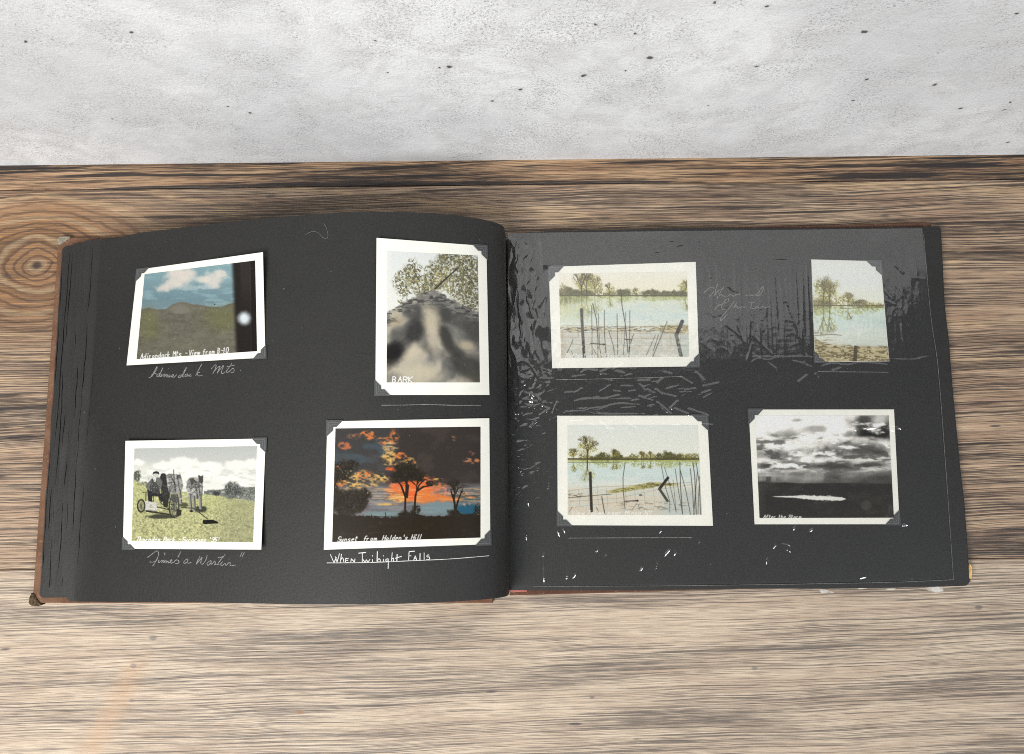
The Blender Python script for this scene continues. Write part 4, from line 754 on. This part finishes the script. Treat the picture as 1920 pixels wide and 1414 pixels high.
def bil(q, u, v): 
    q = np.array(q, float); u = u[..., None]; v = v[..., None]
    return q[0] * (1 - u) * (1 - v) + q[1] * u * (1 - v) + q[2] * u * v + q[3] * (1 - u) * v
MOUNT_SHAPE = [(0, 0), (1, 0), (0.62, 0.40), (0.41, 0.40), (0.40, 0.62), (0, 1)]
def photo_print(label, ox, oy, k, paper, pict, painter, zf, base, lift, n, seed, mounts):
    """paper and pict: corner measurements (back left, back right, front right, front left); lift: rise of each corner"""
    full = lambda q: [(ox + x / k, oy + y / k) for x, y in q]
    pq, iq = full(paper), full(pict)
    lf = lambda u, v: base + lift[0] * ((1 - u) * (1 - v)) ** 1.8 + lift[1] * (u * (1 - v)) ** 1.8 + lift[2] * (u * v) ** 1.8 + lift[3] * ((1 - u) * v) ** 1.8
    u, v = np.meshgrid(np.linspace(0, 1, 36), np.linspace(0, 1, 28)); p = bil(pq, u, v)
    X, Y, Z = on_surface(p[..., 0], p[..., 1], zf, lf(u, v))
    root = empty('photo_print', (float(X.mean()), float(Y.mean()), float(Z.min()))); tag(root, label, 'photo print', 'photo prints mounted on the album pages')
    sh = sheet('paper', X, Y, Z, 0.00022, M['print_paper'], root); sh.matrix_parent_inverse = Matrix.Translation(root.location).inverted()
    m = int(n * (iq[3][1] - iq[0][1]) / (iq[1][0] - iq[0][0])); c = Cv(pict, n, m, seed); painter(c)
    u, v = np.meshgrid((np.arange(n)) / (n - 1), (np.arange(m)) / (m - 1)); p = bil(iq, u, v)
    # the same place on the paper, so that the picture follows its curl
    b0 = np.array(pq, float); uu = np.clip((p[..., 0] - (b0[0, 0] + b0[3, 0]) / 2) / ((b0[1, 0] + b0[2, 0] - b0[0, 0] - b0[3, 0]) / 2), 0, 1); vv = np.clip((p[..., 1] - (b0[0, 1] + b0[1, 1]) / 2) / ((b0[2, 1] + b0[3, 1] - b0[0, 1] - b0[1, 1]) / 2), 0, 1)
    for _ in range(6):
        e = p - bil(pq, uu, vv); uu = np.clip(uu + e[..., 0] / (b0[1, 0] - b0[0, 0]), 0, 1); vv = np.clip(vv + e[..., 1] / (b0[3, 1] - b0[0, 1]), 0, 1)
    X, Y, Z = on_surface(p[..., 0], p[..., 1], zf, lf(uu, vv) + 0.00009)
    pc = grid_obj('picture', X, Y, Z, M['picture'], root, c.result()); pc.matrix_parent_inverse = Matrix.Translation(root.location).inverted()
    # paper mounting corners glued to the page over the corners of the print
    for (ci, a_px, mlabel) in mounts:
        cs = [np.array(q) for q in pq]; o = cs[ci]; e1 = cs[(ci + 1) % 4] - o; e2 = cs[(ci - 1) % 4] - o
        e1 = e1 / np.linalg.norm(e1); e2 = e2 / np.linalg.norm(e2); o = o - (e1 + e2) * 2.2
        r2 = empty('photo_corner'); sub = []
        for (shape, dz, th, nm, mt) in [(MOUNT_SHAPE, 0.00052, 0.00034, 'pocket', M['mount']),
                ([(0.10, 0.10), (0.84, 0.10), (0.78, 0.16), (0.16, 0.16), (0.16, 0.78), (0.10, 0.84)], 0.00060, 0.00007, 'embossed_border', M['mount_line']),
                ([(0.24, 0.24), (0.69, 0.24), (0.65, 0.28), (0.28, 0.28), (0.28, 0.65), (0.24, 0.69)], 0.00060, 0.00007, 'embossed_border', M['mount_line'])]:
            pts = np.array([o + e1 * s * a_px + e2 * t * a_px for s, t in shape])
            cu, cv = [(0, 0), (1, 0), (1, 1), (0, 1)][ci]; lz = float(lf(np.float64(cu), np.float64(cv)))
            x, y, z = on_surface(pts[:, 0], pts[:, 1], zf, lz + dz); N = len(x)
            V = [(x[i], y[i], z[i]) for i in range(N)] + [(x[i], y[i], z[i] - th) for i in range(N)]
            ar = sum(x[i] * y[(i + 1) % N] - x[(i + 1) % N] * y[i] for i in range(N)); order = list(range(N)) if ar > 0 else list(range(N))[::-1]
            fc = [tuple(order), tuple(i + N for i in order[::-1])] + [(order[(i + 1) % N], order[i], order[i] + N, order[(i + 1) % N] + N) for i in range(N)]
            sub.append(mesh_obj(nm, V, fc, mt, r2))
        x, y, z = on_surface(np.array(o[0]), np.array(o[1]), zf, 0.0); r2.location = (float(x), float(y), float(z))
        for s_ in sub: s_.matrix_parent_inverse = Matrix.Translation(r2.location).inverted()
        tag(r2, mlabel, 'photo corner', 'paper corners holding the prints')
    return root

B_L, B_R = 0.00034, 0.00030
photo_print('curled hand-tinted print of mountains under a cloudy blue sky with a dark strip', 220, 460, 5.44, [(203, 250), (1485, 70), (1510, 1145), (94, 1225)], [(278, 295), (1405, 155), (1425, 1080), (196, 1162)], paint_mountains, zL, B_L, (0.0, 0.0042, 0.0, 0.0030), 250, 1,
    [(0, 25, 'slate paper corner at the upper left of the mountain print'), (2, 27, 'slate paper corner at the lower right of the mountain print')])
photo_print('upright print looking up a tree trunk to leaves, captioned Bark', 680, 430, 4.04, [(105, 65), (937, 127), (960, 1255), (96, 1255)], [(186, 165), (872, 198), (888, 1160), (182, 1160)], paint_bark, zL, B_L, (0.0022, 0.0, 0.0008, 0.0), 220, 2,
    [(1, 29, 'slate paper corner at the upper right of the Bark print'), (3, 31, 'slate paper corner at the lower left of the Bark print')])
photo_print('print of a horse-drawn mower with driver on a yellow-green hayfield', 210, 800, 5.05, [(127, 135), (1455, 113), (1413, 1165), (103, 1157)], [(212, 208), (1372, 184), (1335, 1095), (185, 1082)], paint_mower, zL, B_L, (0.0026, 0.0, 0.0032, 0.0), 250, 3,
    [(1, 30, 'slate paper corner at the upper right of the hayfield print'), (3, 25, 'slate paper corner at the lower left of the hayfield print')])
photo_print('dark print of an orange sunset behind black trees above the Twilight caption', 590, 770, 4.56, [(108, 92), (1493, 65), (1502, 1142), (78, 1190)], [(178, 153), (1418, 138), (1418, 1086), (150, 1124)], paint_sunset, zL, B_L, (0.0, 0.0008, 0.0, 0.0008), 290, 4,
    [(0, 32, 'slate paper corner at the upper left of the sunset print'), (2, 31, 'slate paper corner at the lower right of the sunset print')])
photo_print('tinted print of a flooded lake with wire fence, reeds and bare trees, captioned Reflections', 1010, 470, 5.44, [(103, 165), (1602, 115), (1637, 1180), (138, 1200)], [(205, 236), (1512, 215), (1535, 1082), (230, 1097)], paint_flood, zR, B_R, (0, 0, 0, 0), 270, 5,
    [(0, 32, 'slate paper corner at the upper left of the Reflections lake print'), (2, 28, 'slate paper corner at the lower right of the Reflections lake print')])
photo_print('narrow borderless print of a pale lake mirroring a leafy tree', 1300, 470, 4.0, [(885, 66), (1405, 80), (1470, 830), (912, 836)], [(887, 68), (1403, 82), (1468, 828), (914, 834)], paint_mirror, zR, B_R, (0, 0, 0, 0), 160, 6,
    [(1, 30, 'slate paper corner at the upper right of the narrow borderless lake print'), (3, 24, 'slate paper corner at the lower left of the narrow borderless lake print')])
photo_print('tinted print of a lake with one round tree and a tilted post, captioned View Taken', 1020, 750, 5.05, [(125, 150), (1545, 148), (1600, 1192), (130, 1186)], [(222, 238), (1457, 238), (1495, 1087), (225, 1090)], paint_minoa, zR, B_R, (0, 0, 0, 0), 270, 7,
    [(1, 32, 'slate paper corner at the upper right of the View Taken lake print'), (3, 30, 'slate paper corner at the lower left of the View Taken lake print')])
photo_print('black and white print of sunlit storm clouds over dark hills and a bright lake', 1380, 750, 5.438, [(130, 98), (1611, 97), (1668, 1267), (190, 1268)], [(195, 158), (1558, 158), (1610, 1201), (240, 1204)], paint_storm, zR, B_R, (0, 0, 0, 0), 260, 8,
    [(0, 31, 'slate paper corner at the upper left of the storm cloud print'), (2, 30, 'slate paper corner at the lower right of the storm cloud print')])

# ------------------------------------------------------------------ clear wrinkled film over the right page
def page_film():
    n, m = 760, 640
    u, v = np.meshgrid(np.linspace(0, 1, n), np.linspace(0, 1, m))
    p = bil([(952, 437), (1729, 428), (1789, 1088), (954, 1101)], u, v); A, B = p[..., 0], p[..., 1]
    A = A + np.interp(B, [428, 560, 675, 760, 1088], [0, 3, 5, 3, 0]) * u ** 4
    h = np.zeros_like(A)
    def ridge(pts, w, a):
        q = smooth_line(pts, 4)
        for i in range(len(q) - 1):
            P0, P1 = q[i], q[i + 1]; pad = w * 3.2
            x0, x1 = min(P0[0], P1[0]) - pad, max(P0[0], P1[0]) + pad; y0, y1 = min(P0[1], P1[1]) - pad, max(P0[1], P1[1]) + pad
            r = np.where((B.max(1) >= y0) & (B.min(1) <= y1))[0]; c = np.where((A.max(0) >= x0) & (A.min(0) <= x1))[0]
            if not len(r) or not len(c): continue
            sl = np.s_[r[0]:r[-1] + 1, c[0]:c[-1] + 1]; X, Y = A[sl], B[sl]; d = P1 - P0; t = np.clip(((X - P0[0]) * d[0] + (Y - P0[1]) * d[1]) / (d @ d + 1e-9), 0, 1)
            e = np.exp(-(((X - P0[0] - t * d[0]) ** 2 + (Y - P0[1] - t * d[1]) ** 2) / (w * w)))
            rid[sl] = np.maximum(rid[sl], a * e * math.sin(math.pi * (i + 0.6) / (len(q) - 1 + 0.2)) ** 0.6 if len(q) > 3 else a * e)
    rid = np.zeros_like(A)
    def many(lines, ox, oy, k, w, a):
        for l in lines: ridge([(ox + x / k, oy + y / k) for x, y in l], w, a)
    many([[(510, 1240), (600, 1225), (900, 1225)], [(520, 1290), (660, 1300), (800, 1260), (960, 1265)], [(410, 1322), (560, 1308), (700, 1330), (1000, 1330)], [(150, 1225), (230, 1240), (350, 1255)], [(210, 1290), (260, 1260), (320, 1240)], [(270, 1335), (330, 1295)], [(100, 970), (170, 960), (230, 1030), (275, 1105)], [(160, 1180), (230, 1200), (290, 1250)], [(1080, 1160), (1130, 1200)], [(960, 1100), (1030, 1098)], [(965, 1120), (1000, 1165)], [(1090, 1115), (1120, 1085)],
          [(1090, 1250), (1180, 1330)], [(1200, 1290), (1300, 1330)], [(1310, 1295), (1440, 1340)], [(1360, 1040), (1410, 1100)], [(360, 1320), (390, 1250)], [(1180, 1290), (1230, 1240)], [(50, 1060), (90, 1110)], [(240, 1380), (210, 1410)], [(560, 1040), (600, 1020), (660, 1025)], [(800, 1030), (850, 1045)]], 940, 420, 3.72, 2.4, 0.00036)
    many([[(415, 862), (480, 812), (560, 825), (620, 806), (700, 832)], [(450, 800), (700, 802), (850, 800), (905, 812)], [(740, 830), (820, 850), (905, 885)], [(960, 872), (1040, 850), (1150, 862), (1250, 845), (1380, 852), (1485, 866)], [(400, 60), (432, 400), (408, 740)], [(428, 300), (450, 640)], [(470, 150), (490, 300), (520, 600)], [(800, 80), (822, 500), (850, 750)], [(850, 100), (872, 700)], [(380, 450), (402, 740)], [(460, 650), (590, 780)], [(90, 60), (130, 200)], [(150, 50), (200, 180), (222, 300)], [(190, 20), (260, 260), (350, 320)],
          [(1418, 235), (1500, 345)], [(1430, 300), (1492, 365)], [(1430, 370), (1510, 405)], [(1520, 260), (1562, 345)], [(1510, 110), (1570, 165)], [(1552, 430), (1582, 500)], [(1560, 560), (1585, 760)], [(1640, 205), (1740, 215)], [(1480, 815), (1640, 822), (1740, 800), (1830, 795)], [(560, 845), (620, 890)], [(830, 840), (880, 900)], [(790, 985), (850, 940)], [(915, 930), (940, 960)], [(30, 920), (80, 975)], [(80, 1020), (180, 998)], [(590, 60), (700, 60)], [(430, 20), (400, 120)], [(520, 20), (470, 130)], [(1050, 905), (1110, 880)], [(440, 700), (400, 830)], [(330, 560), (380, 690)], [(250, 560), (350, 640)]], 1300, 470, 4.0, 2.1, 0.00030)
    ridge([(1449, 500), (1485, 595), (1508, 668)], 1.4, 0.00040)
    rg = np.random.default_rng(11)
    # short sharp nicks that catch the window
    for (x, y, dx, dy) in [(1021, 1020, -2, 26), (1019, 1048, 3, 56), (1067, 1050, -5, 40), (1079, 1075, -4, 10), (1122, 1020, -4, 16), (1137, 1030, -3, 14), (1236, 1036, -8, 34), (1256, 1030, -12, 14), (1268, 1029, -6, 14), (1205, 1062, -6, 9), (1060, 1000, -4, -14), (1046, 992, 4, 14), (1464, 1020, 18, 3), (1455, 1020, -6, 8), (1440, 1046, -5, 12), (1475, 1030, 6, 4), (1240, 992, -6, 10), (1312, 1012, -4, 8), (1525, 990, -8, 6), (1492, 986, -6, 8), (1655, 802, 24, 6), (1620, 806, 24, -4), (1590, 804, 16, 3), (1672, 800, 18, 4), (1100, 768, 26, -3), (1165, 766, 28, -3), (1215, 763, 12, -3), (994, 742, 8, 8), (1006, 745, 8, 12), (1012, 755, 8, 10), (978, 880, 3, 22), (1006, 870, 3, 14), (990, 930, 2, 18), (1030, 905, -2, 12), (985, 985, 3, 26), (1610, 1085, 14, -3), (1706, 1082, 6, 4), (1690, 985, 12, -1)]:
        ridge([(x, y), (x + dx * .5, y + dy * .5 + rg.uniform(-1, 1)), (x + dx, y + dy)], 1.5, 0.00042)
    for _ in range(60):
        x = rg.uniform(970, 1320); y = rg.uniform(730, 800) if rg.random() < 0.6 else rg.uniform(690, 740); L = rg.uniform(8, 26); t = rg.uniform(-0.6, 0.6)
        ridge([(x, y), (x + L * math.cos(t), y + L * math.sin(t))], rg.uniform(1.3, 2.6), rg.uniform(0.00008, 0.00032))
    h += rid * (0.45 + 1.0 * fbm(A / 15, B / 15, 2, 71)) * np.interp(B, [430, 640, 700], [0.45, 0.55, 1.0])
    h += 0.00005 * (1 - np.abs(2 * fbm((A + 14 * fbm(A / 50, B / 50, 2, 75)) / 9, B / 70, 2, 77) - 1)) ** 2 * sst(1300, 1330, A) * sst(720, 660, B)
    # crumpled band along the binding, waves between the prints, slack elsewhere
    gm = sst(1085, 965, A) * sst(1040, 900, B)
    w1 = fbm((A + 26 * fbm(A / 30, B / 50, 3, 4)) / 17, B / 75, 3, 21); w2 = fbm(A / 24, (B + 20 * fbm(A / 30, B / 30, 2, 6)) / 15 + A / 40, 3, 23)
    rg1 = 1 - np.abs(2 * w1 - 1); rg2 = 1 - np.abs(2 * w2 - 1)
    h += gm * (0.0014 * rg1 ** 2 * sst(820, 700, B) + 0.0005 * rg2 ** 2 * sst(640, 780, B))
    vm = sst(1310, 1345, A) * sst(1540, 1500, A) * sst(465, 530, B) * sst(705, 670, B)
    h += vm * 0.00050 * (1 - np.abs(2 * fbm((A + (B - 500) * -0.05) / 13, B / 260, 2, 31) - 1)) ** 2
    h += vm * 0.00007 * fbm(A / 22, B / 6.0, 3, 35) * sst(1400, 1480, A)
    rm = sst(1655, 1690, A) * sst(700, 660, B); h += rm * 0.00020 * (1 - np.abs(2 * fbm((A - B * 0.4) / 26, B / 60, 2, 41) - 1)) ** 3
    tm = sst(520, 470, B) * sst(1180, 1230, A) * sst(1360, 1320, A); h += tm * 0.00035 * np.maximum(fbm(A / 22, B / 9, 3, 45) - 0.5, 0) * 2
    um = sst(1000, 1040, A) * sst(470, 520, B) * sst(820, 760, B); h += um * 0.00006 * (1 - np.abs(2 * fbm((A + 30 * fbm(A / 70, B / 70, 2, 61)) / 16, (B + 30 * fbm(A / 60, B / 60, 2, 63)) / 22, 3, 65) - 1)) ** 3
    h += 0.00018 * fbm(A / 140, B / 120, 2, 51) + 0.00006 * fbm(A / 22, B / 22, 2, 53)
    lines = sst(1070, 980, A) * sst(860, 960, B); h += lines * 0.00018 * fbm(A / 3.2, B / 120, 2, 57)
    edge = np.minimum(np.minimum(u, 1 - u) * 40, np.minimum(v, 1 - v) * 40); ef = np.clip(edge, 0, 1)
    X, Y = on_z(A, B, Z_R + 0.001)
    Z = Z_R + 0.00095 + h * ef
    # the film dips towards the binding
    return grid_obj('page_protector', X, Y, Z, M['film'], album)
pf = page_film(); pf['label'] = 'clear wrinkled plastic film over the right page'
ribbon('film_seam', [[(1732, 440), (1745, 590), (1759, 690), (1775, 900), (1788, 1087)]], zR, 0.0004, 0.00025, M['pencil_faint'], album, 10)
ribbon('film_seam', [[(1000, 1100), (1300, 1098), (1600, 1093.5), (1700, 1091), (1788, 1087)]], zR, 0.0004, 0.00025, M['pencil_faint'], album, 11)

def flake(pts, z, mat, name, parent): return prism(name, quad_px(pts, z), z - 0.00015, z, mat, parent)
flake([(1536, 1106), (1545, 1105), (1556, 1108), (1564, 1111), (1556, 1112), (1540, 1112)][::-1], 0.0030, M['scrap'], 'film_scrap', album)
flake([(1606, 1102), (1628, 1101), (1624, 1104), (1612, 1105)][::-1], 0.0064, M['scrap'], 'film_scrap', album)
flake([(1735, 1102), (1752, 1100), (1768, 1099), (1769, 1109), (1755, 1111), (1740, 1107)][::-1], 0.0045, M['scrap'], 'film_scrap', album)
flake([(1660, 1104), (1680, 1103), (1676, 1106), (1664, 1106)][::-1], 0.0050, M['scrap'], 'film_scrap', album)

# ------------------------------------------------------------------ stray fibres
def fibre(label, pts, zf, lift, mat):
    o = ribbon('stray_hair', [pts], zf, lift, 0.00022, mat, None, 3); tag(o, label, 'hair'); return o
fibre('thin pale hair curled on the black page above the mountain print', [(573, 440), (586, 434), (597, 437), (606, 446), (613, 447), (615, 440), (612, 428), (607, 419)], zL, 0.00025, M['pencil_faint'])
